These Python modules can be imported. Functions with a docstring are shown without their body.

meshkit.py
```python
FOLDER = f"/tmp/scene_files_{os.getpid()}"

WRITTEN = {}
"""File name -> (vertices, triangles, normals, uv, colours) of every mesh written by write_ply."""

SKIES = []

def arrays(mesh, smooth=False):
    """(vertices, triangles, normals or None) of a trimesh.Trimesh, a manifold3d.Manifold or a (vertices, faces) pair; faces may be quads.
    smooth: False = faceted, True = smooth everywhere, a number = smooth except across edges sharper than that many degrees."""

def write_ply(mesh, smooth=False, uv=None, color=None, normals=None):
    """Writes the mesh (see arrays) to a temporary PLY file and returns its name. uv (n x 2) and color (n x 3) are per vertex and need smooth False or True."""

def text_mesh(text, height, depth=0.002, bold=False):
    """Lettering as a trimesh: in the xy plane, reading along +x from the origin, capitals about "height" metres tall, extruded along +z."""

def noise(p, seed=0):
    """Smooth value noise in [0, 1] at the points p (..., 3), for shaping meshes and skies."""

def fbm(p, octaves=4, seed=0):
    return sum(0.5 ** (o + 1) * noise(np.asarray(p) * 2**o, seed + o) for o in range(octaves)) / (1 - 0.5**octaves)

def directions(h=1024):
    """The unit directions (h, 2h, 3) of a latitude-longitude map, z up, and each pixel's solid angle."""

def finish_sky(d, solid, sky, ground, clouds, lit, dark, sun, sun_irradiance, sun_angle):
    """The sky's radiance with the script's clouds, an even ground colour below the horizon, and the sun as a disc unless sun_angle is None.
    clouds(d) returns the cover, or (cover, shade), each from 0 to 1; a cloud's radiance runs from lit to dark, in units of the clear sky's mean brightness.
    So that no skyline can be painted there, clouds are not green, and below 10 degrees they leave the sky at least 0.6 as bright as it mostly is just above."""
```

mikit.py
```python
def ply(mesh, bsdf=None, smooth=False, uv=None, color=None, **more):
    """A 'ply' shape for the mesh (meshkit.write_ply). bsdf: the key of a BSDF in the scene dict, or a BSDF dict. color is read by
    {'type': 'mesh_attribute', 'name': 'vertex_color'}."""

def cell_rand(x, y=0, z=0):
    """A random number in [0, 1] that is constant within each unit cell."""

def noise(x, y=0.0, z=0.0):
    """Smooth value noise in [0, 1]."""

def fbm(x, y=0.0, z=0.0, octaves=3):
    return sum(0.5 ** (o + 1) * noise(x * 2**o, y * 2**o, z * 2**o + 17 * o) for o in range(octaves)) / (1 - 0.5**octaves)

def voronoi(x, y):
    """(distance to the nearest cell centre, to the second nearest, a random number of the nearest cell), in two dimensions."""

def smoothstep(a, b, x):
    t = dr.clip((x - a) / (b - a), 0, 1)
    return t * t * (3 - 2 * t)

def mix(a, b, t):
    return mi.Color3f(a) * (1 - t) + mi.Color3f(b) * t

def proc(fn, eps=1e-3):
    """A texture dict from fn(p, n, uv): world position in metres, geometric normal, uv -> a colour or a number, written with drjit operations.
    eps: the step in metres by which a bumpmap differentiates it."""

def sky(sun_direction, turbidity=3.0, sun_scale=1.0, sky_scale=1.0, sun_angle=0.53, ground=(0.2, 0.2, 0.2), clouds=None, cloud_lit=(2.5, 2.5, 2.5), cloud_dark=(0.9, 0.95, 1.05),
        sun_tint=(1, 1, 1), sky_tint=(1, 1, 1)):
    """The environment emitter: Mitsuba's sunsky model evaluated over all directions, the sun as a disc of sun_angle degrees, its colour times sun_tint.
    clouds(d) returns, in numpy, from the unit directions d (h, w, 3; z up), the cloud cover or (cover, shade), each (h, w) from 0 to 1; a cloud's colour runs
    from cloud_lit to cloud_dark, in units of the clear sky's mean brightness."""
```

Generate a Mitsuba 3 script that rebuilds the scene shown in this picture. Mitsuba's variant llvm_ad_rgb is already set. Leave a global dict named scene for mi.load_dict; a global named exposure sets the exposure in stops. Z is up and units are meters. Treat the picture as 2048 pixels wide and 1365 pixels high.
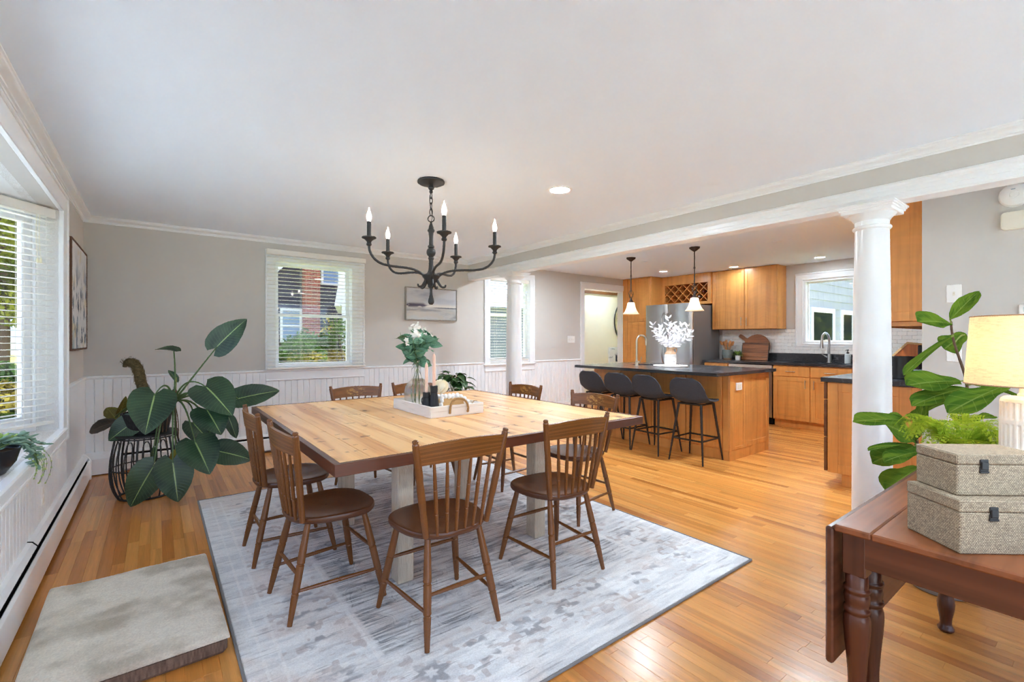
import math, numpy as np, trimesh, shapely, shapely.geometry as sg, mitsuba as mi, drjit as dr, mikit, meshkit
from mikit import noise, fbm, voronoi, cell_rand, smoothstep, mix, proc
T = mi.ScalarTransform4f
PI = math.pi
scene, labels = {}, {}
# ---------------------------------------------------------------- camera, sky, exposure
EYE, YAW, FPX = (0.0, 0.0, 1.28), math.radians(37.27), 935.0
scene['camera'] = {'type': 'perspective', 'fov_axis': 'x', 'fov': 2 * math.degrees(math.atan(1024 / FPX)), 'near_clip': 0.05, 'far_clip': 300.0,
                   'principal_point_offset_y': -(679.1 - 682.5) / 1365,
                   'to_world': T().look_at(origin=list(EYE), target=[math.sin(YAW), math.cos(YAW), 1.28], up=[0, 0, 1])}
scene['sky'] = mikit.sky((0.50, 0.10, 0.93), turbidity=3.5, sun_scale=1.0, sky_scale=1.0, sun_angle=2.0, ground=(0.25, 0.27, 0.2), sky_tint=(0.66, 1.05, 1.60), sun_tint=(0.72, 1.04, 1.42),
                         clouds=lambda d: 0.75 * np.clip(meshkit.fbm(d * 2.5, 4) * 2 - 0.35, 0, 1), cloud_lit=(1.7, 1.7, 1.7), cloud_dark=(1.1, 1.12, 1.15))
exposure = 3.42
LAMP = 0.12
BULB = 3.2
PEND = 12.0
TLAMP = 3.6
rng = np.random.default_rng(7)
# ---------------------------------------------------------------- helpers
def S(r, g, b):
    c = np.array([r, g, b]) / 255.0
    return [float(x) for x in np.where(c < 0.04045, c / 12.92, ((c + 0.055) / 1.055) ** 2.4)]
def V3(x): return np.asarray(x, float)
def unit(v): v = V3(v); return v / (np.linalg.norm(v) + 1e-12)
def tm(v, f): return trimesh.Trimesh(np.asarray(v, float), np.asarray(f, int), process=False)
def cat(*ms):
    ms = [m for x in ms for m in (x if isinstance(x, (list, tuple)) else [x])]
    vs, fs, a = [], [], 0
    for m in ms:
        vs.append(m.vertices); fs.append(m.faces + a); a += len(m.vertices)
    return tm(np.vstack(vs), np.vstack(fs))
def rotm(axis, ang): return trimesh.transformations.rotation_matrix(ang, axis)[:3, :3]
def mv(m, loc=(0, 0, 0), rotz=0.0, rot=None, scale=None):
    v = np.array(m.vertices)
    if scale is not None: v = v * np.asarray(scale)
    if rot is not None: v = v @ np.asarray(rot).T
    if rotz: v = v @ rotm([0, 0, 1], rotz).T
    return tm(v + V3(loc), m.faces)
def _chamfer_topology():
    from scipy.spatial import ConvexHull
    pts, idx = [], []
    for sx in (-1, 1):
        for sy in (-1, 1):
            for sz in (-1, 1):
                for k in range(3):
                    s = np.array([sx, sy, sz], float); inner = np.array([.1 + .01 * 0, .1, .1]); o = s * 1.0
                    for j in range(3):
                        if j != k: o[j] -= s[j] * .1
                    pts.append(o); idx.append((sx, sy, sz, k))
    pts = np.array(pts); h = ConvexHull(pts); f = h.simplices.copy()
    for i, t in enumerate(f):
        if np.dot(np.cross(pts[t[1]] - pts[t[0]], pts[t[2]] - pts[t[0]]), pts[t].mean(0)) < 0: f[i] = t[::-1]
    return idx, f
_CI, _CF = _chamfer_topology()
def cbox(x0, x1, y0, y1, z0, z1, b=0.003):
    """box with chamfered edges"""
    lo, hi = V3([x0, y0, z0]), V3([x1, y1, z1]); lo, hi = np.minimum(lo, hi), np.maximum(lo, hi)
    b = min(b, 0.45 * float((hi - lo).min())); v = []
    for sx, sy, sz, k in _CI:
        o = np.where(np.array([sx, sy, sz]) > 0, hi, lo)
        for j, s in enumerate((sx, sy, sz)):
            if j != k: o[j] -= s * b
        v.append(o)
    return tm(v, _CF)
_BF = np.array([[0, 1, 3], [0, 3, 2], [4, 6, 7], [4, 7, 5], [0, 4, 5], [0, 5, 1], [2, 3, 7], [2, 7, 6], [0, 2, 6], [0, 6, 4], [1, 5, 7], [1, 7, 3]])
def bx(x0, x1, y0, y1, z0, z1):
    x0, x1 = sorted((x0, x1)); y0, y1 = sorted((y0, y1)); z0, z1 = sorted((z0, z1))
    return tm([(x, y, z) for x in (x0, x1) for y in (y0, y1) for z in (z0, z1)], _BF)
def prism(poly, axis, a, b):
    """extrudes a 2-D polygon along 'x' (poly in y,z), 'y' (poly in x,z) or 'z' (poly in x,y) from a to b"""
    p = poly if isinstance(poly, sg.base.BaseGeometry) else sg.Polygon(poly)
    p = shapely.geometry.polygon.orient(p)
    m = trimesh.creation.extrude_polygon(p, b - a, engine='earcut'); v = m.vertices
    if axis == 'z': v = v + [0, 0, a]; f = m.faces
    elif axis == 'x': v = np.stack([v[:, 2] + a, v[:, 0], v[:, 1]], 1); f = m.faces
    else: v = np.stack([v[:, 0], v[:, 2] + a, v[:, 1]], 1); f = m.faces[:, ::-1]
    return tm(v, f)
def lathe(prof, n=32, center=(0, 0, 0), closed=False, flute=None):
    """prof: (r, z) from bottom to top on the outside"""
    prof = np.asarray(prof, float); k = len(prof); a = np.arange(n) * 2 * PI / n
    r = prof[:, 0][:, None] * np.ones(n)
    if flute is not None: r = r * flute(a, prof[:, 1])
    v = np.stack([r * np.cos(a), r * np.sin(a), np.repeat(prof[:, 1][:, None], n, 1)], -1).reshape(-1, 3)
    i, j = np.meshgrid(np.arange(k - 1), np.arange(n), indexing='ij'); i, j = i.ravel(), j.ravel(); j2 = (j + 1) % n
    q = np.stack([i * n + j, i * n + j2, (i + 1) * n + j2, (i + 1) * n + j], 1)
    f = [q[:, [0, 1, 2]], q[:, [0, 2, 3]]]; v = list(v)
    if closed:
        q = np.stack([(k - 1) * n + np.arange(n), (k - 1) * n + (np.arange(n) + 1) % n, (np.arange(n) + 1) % n, np.arange(n)], 1)
        f += [q[:, [0, 1, 2]], q[:, [0, 2, 3]]]
    else:
        if prof[0, 0] > 1e-6: v.append([0, 0, prof[0, 1]]); c = len(v) - 1; f.append(np.stack([(np.arange(n) + 1) % n, np.arange(n), np.full(n, c)], 1))
        if prof[-1, 0] > 1e-6: v.append([0, 0, prof[-1, 1]]); c = len(v) - 1; f.append(np.stack([(k - 1) * n + np.arange(n), (k - 1) * n + (np.arange(n) + 1) % n, np.full(n, c)], 1))
    return tm(np.array(v) + V3(center), np.vstack(f))
def spline(pts, n):
    from scipy.interpolate import CubicSpline
    p = np.asarray(pts, float); d = np.r_[0, np.cumsum(np.linalg.norm(np.diff(p[:, :3], axis=0), axis=1))]
    return CubicSpline(d, p)(np.linspace(0, d[-1], n)) if len(p) > 2 else p[0] + (p[-1] - p[0]) * np.linspace(0, 1, n)[:, None]
def tube(pts, rad, n=8, closed=False, caps=True):
    p = np.asarray(pts, float); k = len(p); rad = np.broadcast_to(np.asarray(rad, float), (k,))
    t = np.roll(p, -1, 0) - np.roll(p, 1, 0) if closed else np.gradient(p, axis=0)
    t /= np.linalg.norm(t, axis=1, keepdims=True) + 1e-12
    a = np.zeros((k, 3)); a[0] = unit(np.cross(t[0], [0, 0, 1] if abs(t[0][2]) < .9 else [1, 0, 0]))
    for i in range(1, k):
        x = a[i - 1] - t[i] * (a[i - 1] @ t[i]); a[i] = unit(x)
    b = np.cross(t, a); w = np.arange(n) * 2 * PI / n
    v = (p[:, None] + rad[:, None, None] * (np.cos(w)[None, :, None] * a[:, None] + np.sin(w)[None, :, None] * b[:, None])).reshape(-1, 3)
    kk = k if closed else k - 1
    i, j = np.meshgrid(np.arange(kk), np.arange(n), indexing='ij'); i, j = i.ravel(), j.ravel(); i2, j2 = (i + 1) % k, (j + 1) % n
    q = np.stack([i * n + j, i * n + j2, i2 * n + j2, i2 * n + j], 1); f = [q[:, [0, 1, 2]], q[:, [0, 2, 3]]]
    if caps and not closed:
        v = np.vstack([v, p[:1], p[-1:]]); c = len(v) - 2; jj = np.arange(n)
        f += [np.stack([(jj + 1) % n, jj, np.full(n, c)], 1), np.stack([(k - 1) * n + jj, (k - 1) * n + (jj + 1) % n, np.full(n, c + 1)], 1)]
    return tm(v, np.vstack(f))
def rod(a, b, r, n=10): return tube(np.array([a, b], float), r, n)
def frame(origin, y, z):
    """rotation taking local y to the direction y, local z near z"""
    y = unit(y); x = unit(np.cross(y, z)); return np.stack([x, y, np.cross(x, y)], 1)
def ball(r, c=(0, 0, 0), sub=2):
    m = trimesh.creation.icosphere(sub, r); return tm(m.vertices + V3(c), m.faces)
# ---------------------------------------------------------------- scene bookkeeping
_count = {}
def numbered(base):
    k = _count.get(base, 0); _count[base] = k + 1
    return base if k == 0 else f'{base}_{k:03d}'
def obj(name, mesh, m, parent=None, smooth=30, uv=None, color=None, label=None, **more):
    key = numbered((parent + '__' if parent else '') + name)
    scene[key] = mesh if isinstance(mesh, dict) else mikit.ply(mesh, 'material_' + m, smooth=smooth, uv=uv, color=color, **more)
    if label: labels[key] = {'label': label}
    return key
def thing(name, label, category, group=None):
    key = numbered(name); labels[key] = {'label': label, 'category': category}
    if group: labels[key]['group'] = group
    return key
def tag(key, label, category, group=None):
    labels[key] = {'label': label, 'category': category}
    if group: labels[key]['group'] = group
    return key
def struct(name, mesh=None, m=None, label=None, **kw):
    key = obj(name, mesh, m, **kw) if mesh is not None else numbered(name)
    labels[key] = {'kind': 'structure'}
    if label: labels[key]['label'] = label
    return key
def stuff(key): labels.setdefault(key, {})['kind'] = 'stuff'; return key
def dup(root, label, to_world, group=None):
    base = root.rsplit('_', 1)[0] if root[-3:].isdigit() else root
    r = thing(base, label, labels[root]['category'], group or labels[root].get('group'))
    for key in [k for k in scene if k.startswith(root + '__')]:
        scene[r + key[len(root):]] = {**scene[key], 'to_world': to_world}
        if key in labels: labels[r + key[len(root):]] = dict(labels[key])
    return r
def at(x, y, z=0.0, deg=0.0): return T().translate([x, y, z]).rotate([0, 0, 1], deg)
# ---------------------------------------------------------------- materials
def mat(name, color, rough=0.5, metal=0.0, spec=0.5, coat=0.0, coat_gloss=0.9, sheen=0.0, two=True, bump=None, bump_scale=1.0, **kw):
    d = {'type': 'principled', 'base_color': color if isinstance(color, dict) else {'type': 'rgb', 'value': list(color)}, 'roughness': rough, 'metallic': metal, 'specular': spec}
    if coat: d['clearcoat'] = coat; d['clearcoat_gloss'] = coat_gloss
    if sheen: d['sheen'] = sheen
    d.update(kw)
    if bump is not None: d = {'type': 'bumpmap', 'arbitrary': bump, 'scale': bump_scale, 'bsdf': d}
    scene['material_' + name] = {'type': 'twosided', 'bsdf': d} if two else d
def leafmat(name, color, rough=0.4, trans=0.6):
    scene['material_' + name] = {'type': 'principledthin', 'base_color': color if isinstance(color, dict) else {'type': 'rgb', 'value': list(color)}, 'roughness': rough, 'diff_trans': trans, 'spec_trans': 0.0, 'eta': 1.45}
def C(c): return mi.Color3f(*c)
mat('wall_paint', S(199, 195, 189), 0.6, spec=.35)
mat('ceiling_paint', S(222, 230, 238), 0.75, spec=.2)
mat('white_trim', S(230, 232, 233), 0.3, spec=.5)
mat('white_gloss', S(233, 235, 236), 0.18, spec=.5)
mat('cream_paint', S(244, 241, 220), 0.7, spec=.2)
mat('black', S(16, 16, 17), 0.45)
mat('dark_gap', S(12, 11, 10), 0.8, spec=.1)
mat('black_iron', S(38, 39, 40), 0.5, spec=.5)
mat('bronze', S(52, 40, 34), 0.4, metal=.6)
mat('steel', S(178, 179, 180), 0.28, metal=1.0)
mat('brushed_nickel', S(200, 190, 172), 0.22, metal=1.0)
mat('chrome', S(215, 215, 215), 0.1, metal=1.0)
mat('plastic_white', S(236, 235, 231), 0.35)
mat('plastic_cream', S(228, 222, 206), 0.4)
def f_plank(p, n, uv):
    r, q = uv.x, uv.y
    g = fbm(p.x * 70 + r * 91, p.y * 2.6 + r * 37, q * 9, 4)
    ring = noise(p.x * 38 + 3 * fbm(p.x * 6 + q * 40, p.y * 1.1, r * 7, 2) + r * 53, p.y * .7 + q * 21)
    fine = noise(p.x * 620 + r * 300, p.y * 16 + q * 60)
    c = mix(mix(S(174, 108, 50), S(196, 130, 62), smoothstep(0.0, .25, r)), S(210, 148, 78), smoothstep(.3, 1.0, r))
    c = c * (0.84 + .28 * g) * (1 - .16 * smoothstep(.45, .85, ring)) * (0.92 + .12 * fine)
    return c
mat('oak_plank', proc(f_plank), 0.26, spec=.55, coat=.35, coat_gloss=.93)
def wood(name, base, dark, axis='z', scale=1.0, rough=.35, coat=.3, knots=0.0, contrast=.35, curl=0.0):
    """stained wood, grain along an axis of the world; uv carries two random numbers of the piece"""
    def fn(p, n, uv):
        a, b, c = {'x': (p.y, p.z, p.x), 'y': (p.x, p.z, p.y), 'z': (p.x, p.y, p.z)}[axis]
        g = fbm(a * 55 * scale + uv.x * 40, b * 55 * scale + uv.y * 30, c * 2.2 * scale + uv.x * 17, 3)
        w = noise((a + b) * 16 * scale + 2.2 * fbm(a * 4, b * 4, c * 1.3 * scale + uv.y * 9, 2), c * .8 * scale + uv.x * 23, b * 16 * scale)
        t = dr.clip(.55 * g + .45 * w, 0, 1)
        col = mix(base, dark, contrast * 2 * smoothstep(.35, .8, t)) * (.93 + .14 * uv.x)
        if curl: col = col * (1 + curl * (noise(c * 45 + 5 * noise(a * 9, b * 9), (a + b) * 5) - .5))
        return col
    mat(name, proc(fn), rough, spec=.5, coat=coat, coat_gloss=.88)
wood('maple', S(212, 148, 78), S(178, 112, 52), 'z', 1.0, .33, .3, contrast=.26, curl=.07)
wood('maple_side', S(206, 139, 72), S(168, 98, 44), 'x', 1.0, .33, .3, contrast=.3)
wood('chair_wood', S(116, 69, 27), S(66, 36, 13), 'z', 1.6, .32, .35, contrast=.3)
wood('seat_wood', S(88, 48, 22), S(50, 26, 12), 'y', 1.3, .26, .45, contrast=.3)
wood('mahogany_x', S(94, 50, 30), S(60, 30, 18), 'x', 1.2, .3, .4, contrast=.4)
wood('mahogany_y', S(94, 50, 30), S(60, 30, 18), 'y', 1.2, .3, .4, contrast=.4)
wood('mahogany_z', S(80, 41, 26), S(50, 25, 15), 'z', 1.2, .3, .4, contrast=.4)
wood('old_top', S(132, 76, 42), S(88, 48, 26), 'x', 1.0, .28, .5, contrast=.4)
wood('whitewash', S(206, 198, 182), S(178, 166, 146), 'z', 1.0, .55, .0, contrast=.4)
def glass(name='glass'): scene['material_' + name] = {'type': 'thindielectric', 'int_ior': 1.5}
glass('pane')
# ================================================================ structure
LX, BY, KX, CZ = -0.543, 5.913, 7.9, 2.44        # left wall, back wall, kitchen's end wall, ceiling
GX, GY = 4.2, 0.853                               # the grey wall's face and its corner
FY = -1.9                                         # wall behind the camera
def wall_poly(u0, u1, z0, z1, holes):
    p = sg.box(u0, z0, u1, z1)
    for a, b, c, d in holes: p = p.difference(sg.box(a, c, b, d))
    return p
struct('floor', bx(LX - .2, KX + .2, FY - .2, BY + .17, -.12, -.014), 'dark_gap')
struct('ceiling', bx(LX - .2, KX + .2, FY - .2, BY + .17, CZ, CZ + .12), 'ceiling_paint')
W1 = (1.08, 1.97, .955, 2.19); W2 = (4.06, 4.87, .93, 2.25); D1 = (6.13, 7.258, -.02, 2.21)
struct('wall_back', prism(wall_poly(LX - .17, KX + .15, -.02, CZ, [W1, W2, D1]), 'y', BY, BY + .17), 'wall_paint')
BAY = (1.6, 4.60, .64, 2.20)
struct('wall_left', prism(wall_poly(FY, BY, -.02, CZ, [BAY]), 'x', LX - .15, LX), 'wall_paint')
W4 = (2.33, 3.00, 1.215, 2.185)
struct('wall_right', prism(wall_poly(GY - .3, BY, -.02, CZ, [W4]), 'x', KX, KX + .15), 'wall_paint')
struct('wall_kitchen', bx(GX, KX, GY - .3, GY, -.02, CZ), 'wall_paint')
struct('wall_side', bx(GX, GX + .15, FY, GY - .3, -.02, CZ), 'wall_paint')
W5 = (-.35, 4.0, .06, 2.3)
struct('wall_front', prism(wall_poly(LX - .15, GX + .15, -.02, CZ, [W5]), 'y', FY - .15, FY), 'wall_paint')
# ---- floor planks
PW = .0572
ix0 = LX
cols = int((KX - LX) / PW) + 1
planks = []
prng = np.random.default_rng(11)
sy, cy_ = math.sin(YAW), math.cos(YAW)
def pix(X, Y, Z):
    d = X * sy + Y * cy_; l = X * cy_ - Y * sy
    return (1024 + FPX * l / d, 679.1 + FPX * (1.28 - Z) / d) if d > .05 else None
for i in range(cols):
    x0, x1 = ix0 + i * PW, min(ix0 + (i + 1) * PW, KX)
    y = FY - prng.random() * .9
    while y < BY + .17:
        L = prng.uniform(.42, 1.25); y0, y1 = max(y, FY), min(y + L, BY + .17); y += L
        if y1 - y0 < .02: continue
        if x0 > GX and y1 < GY - .3: continue
        c = [pix(a, b, 0) for a, b in ((x0, y0), (x1, y0), (x1, y1), (x0, y1))]
        area = 0.0
        if all(c):
            q = sg.Polygon(c)
            vis = q.intersection(sg.box(0, 0, 2048, 1365)) if q.is_valid else q
            area = vis.area
            rug = sg.box(x0, y0, x1, y1).intersection(sg.box(.26, 1.31, 2.73, 4.42)).area / ((x1 - x0) * (y1 - y0))
            area *= 1 - rug
            if x0 > 4.1 and .5 * (y0 + y1) < 1.5: area = 0
            if x0 > 4.7 and .5 * (y0 + y1) > 2.5: area *= .2
        planks.append((area, x0, x1, y0, y1, prng.random(), prng.random()))
planks.sort(key=lambda t: -t[0])
def plank_mesh(x0, x1, y0, y1):
    g, b = .00015, .0007
    X0, X1, Y0, Y1 = x0 + g, x1 - g, y0 + g, y1 - g
    v = [(X0, Y0, -.013), (X1, Y0, -.013), (X1, Y1, -.013), (X0, Y1, -.013), (X0, Y0, -b), (X1, Y0, -b), (X1, Y1, -b), (X0, Y1, -b), (X0 + b, Y0 + b, 0), (X1 - b, Y0 + b, 0), (X1 - b, Y1 - b, 0), (X0 + b, Y1 - b, 0)]
    f = [(8, 9, 10), (8, 10, 11)]
    for i in range(4):
        j = (i + 1) % 4
        for a in (0, 4): f += [(a + i, a + j, a + 4 + j), (a + i, a + 4 + j, a + 4 + i)]
    return np.array(v), np.array(f)
fv, ff, fu, base = [], [], [], 0
for k, (area, x0, x1, y0, y1, r, q) in enumerate(planks):
    v, f = plank_mesh(x0, x1, y0, y1); u = np.tile([[r, q]], (len(v), 1))
    if k < 300: obj('plank', (v, f), 'oak_plank', 'floor', smooth=False, uv=u)
    else: fv.append(v); ff.append(f + base); fu.append(u); base += len(v)
stuff(obj('plank_field', (np.vstack(fv), np.vstack(ff)), 'oak_plank', 'floor', smooth=False, uv=np.vstack(fu)))
# ---- wainscot: bead boards, chair rail
def bead_board_y(x0, x1, z0, z1):   # on the back wall
    g, b, t = .0006, .006, .011
    xs = [x0 + g, x0 + g, x0 + b, x1 - b, x1 - g, x1 - g]; ys = [BY + .001, BY - t + .006, BY - t, BY - t, BY - t + .006, BY + .001]
    v = [(x, y, z0) for x, y in zip(xs, ys)] + [(x, y, z1) for x, y in zip(xs, ys)]
    f = [q for i in range(5) for q in ((i, i + 1, i + 7), (i, i + 7, i + 6))] + [(6, 7, 8), (6, 8, 9), (6, 9, 11), (9, 10, 11)]
    return np.array(v), np.array(f)
def bead_board_x(y0, y1, z0, z1):
    v, f = bead_board_y(y0, y1, z0, z1)
    d = BY - v[:, 1]; d = np.where(d > .009, .015, np.where(d > .003, .005, d)); return np.stack([LX + d, v[:, 0], v[:, 2]], 1), f[:, ::-1]
BP = .066
def span(a, b):
    k = int(round((b - a) / BP)); e = np.linspace(a, b, k + 1); return zip(e[:-1], e[1:])
for a, b in span(LX + .011, 6.02):
    z1 = .905
    m = .5 * (a + b)
    if .98 < m < 2.13 or 3.95 < m < 4.97: z1 = .80
    obj('bead_board', bead_board_y(a, b, .20, z1), 'white_trim', 'wall_back', smooth=False)
far_v, far_f, far_n = [], [], 0
for a, b in span(FY, BY - .011):
    z1 = .905 if .5 * (a + b) > 4.77 or .5 * (a + b) < 1.43 else .548
    if b > 2.3: obj('bead_board', bead_board_x(a, b, .18, z1), 'white_trim', 'wall_left', smooth=False)
    else:
        v, f = bead_board_x(a, b, .18, z1); far_v.append(v); far_f.append(f + far_n); far_n += len(v)
stuff(obj('far_bead_boards', (np.vstack(far_v), np.vstack(far_f)), 'white_trim', 'wall_left', smooth=False))
RAIL = [(0, 0), (.012, 0), (.014, .006), (.020, .010), (.024, .018), (.022, .026), (.016, .030), (0, .032)]
def rail_y(x0, x1, z): return prism([(BY - d, z + h) for d, h in RAIL], 'x', x0, x1)
def prof_y(prof, x0, x1, z):           # profile of (distance from back wall, height) along x
    return prism([(BY - d, z + h) for d, h in prof], 'x', x0, x1)
def prof_x(prof, y0, y1, z, wall=None, sgn=1):      # profile along y, standing off a wall x = wall
    w = LX if wall is None else wall
    return prism([(w + sgn * d, z + h) for d, h in prof], 'y', y0, y1)
struct('trim_1', cat(prof_y(RAIL, LX, .985, .898), prof_y(RAIL, 2.12, 3.965, .898), prof_y(RAIL, 4.96, 6.03, .898)), 'white_trim', label='white chair rail along the back wall')
struct('trim_2', cat(prof_x(RAIL, 4.772, BY, .898), prof_x(RAIL, FY, 1.43, .898)), 'white_trim', label='white chair rail along the window wall')
CROWN = [(0, 0), (.008, 0), (.010, .008), (.018, .012), (.020, .020), (.030, .028), (.044, .034), (.050, .040), (.052, .048), (.058, .052), (.058, .06), (0, .06)]
struct('trim_3', cat(prof_y(CROWN, LX, 3.68, CZ - .06), prof_x(CROWN, FY, BY, CZ - .06)), 'white_trim', label='white crown moulding round the dining area')
# ---- beam over the opening
BX0, BX1, BZ = 3.675, 3.805, 2.147
bm = struct('ceiling_beam', bx(BX0 + .012, BX1 - .012, FY, BY, BZ + .02, CZ), 'wall_paint')
TRIM = [(0, 0), (.020, 0), (.022, .012), (.017, .016), (.017, .040), (.021, .044), (.021, .072), (.026, .078), (.032, .086), (.036, .098), (.030, .108), (.020, .114), (0, .118)]
obj('beam_trim', prof_x(TRIM, FY, BY - .02, BZ, BX0 + .014, -1), 'white_trim', bm, smooth=False)
obj('beam_trim', prof_x(TRIM, FY, BY - .02, BZ, BX1 - .014, 1), 'white_trim', bm, smooth=False)
obj('soffit', bx(BX0, BX1, FY, BY - .02, BZ + .001, BZ + .022), 'white_trim', bm)
obj('crown', prof_x(CROWN, FY, BY, CZ - .06, BX0 + .012, -1), 'white_trim', bm, smooth=False)
# ---- columns
def column(y, label):
    t = thing('column', label, 'column', None)
    cx = .5 * (BX0 + BX1)
    prof = [(.122, .0), (.134, .004), (.138, .03), (.134, .05), (.122, .056), (.122, .066), (.128, .07), (.128, .084), (.115, .094), (.109, .10)]
    z = np.linspace(.12, 1.985, 14); prof += [(.109 - .017 * ((q - .12) / 1.86) ** 1.6, q) for q in z]
    obj('shaft', lathe(prof, 48, (cx, y, 0)), 'white_gloss', t, smooth=35)
    obj('capital', lathe([(.092, 1.98), (.092, 1.992), (.100, 1.996), (.105, 2.004), (.105, 2.012), (.099, 2.018), (.093, 2.022), (.093, 2.05), (.098, 2.054), (.102, 2.062), (.112, 2.074), (.124, 2.084), (.130, 2.094)], 48, (cx, y, 0)), 'white_gloss', t, smooth=35)
    ab = [cbox(cx - s, cx + s, y - s, y + s, a, b, .002) for s, a, b in ((.135, 2.094, 2.116), (.143, 2.114, 2.128), (.150, 2.126, 2.139), (.158, 2.137, 2.148))]
    obj('abacus', cat(ab), 'white_gloss', t, smooth=False)
    obj('plinth', cbox(cx - .142, cx + .142, y - .142, y + .142, 0, .04, .003), 'white_gloss', t, smooth=False)
column(1.012, 'white round column beside the fig plant and drop-leaf table')
column(4.87, 'white round column in front of the narrow window at the back wall')
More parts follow.
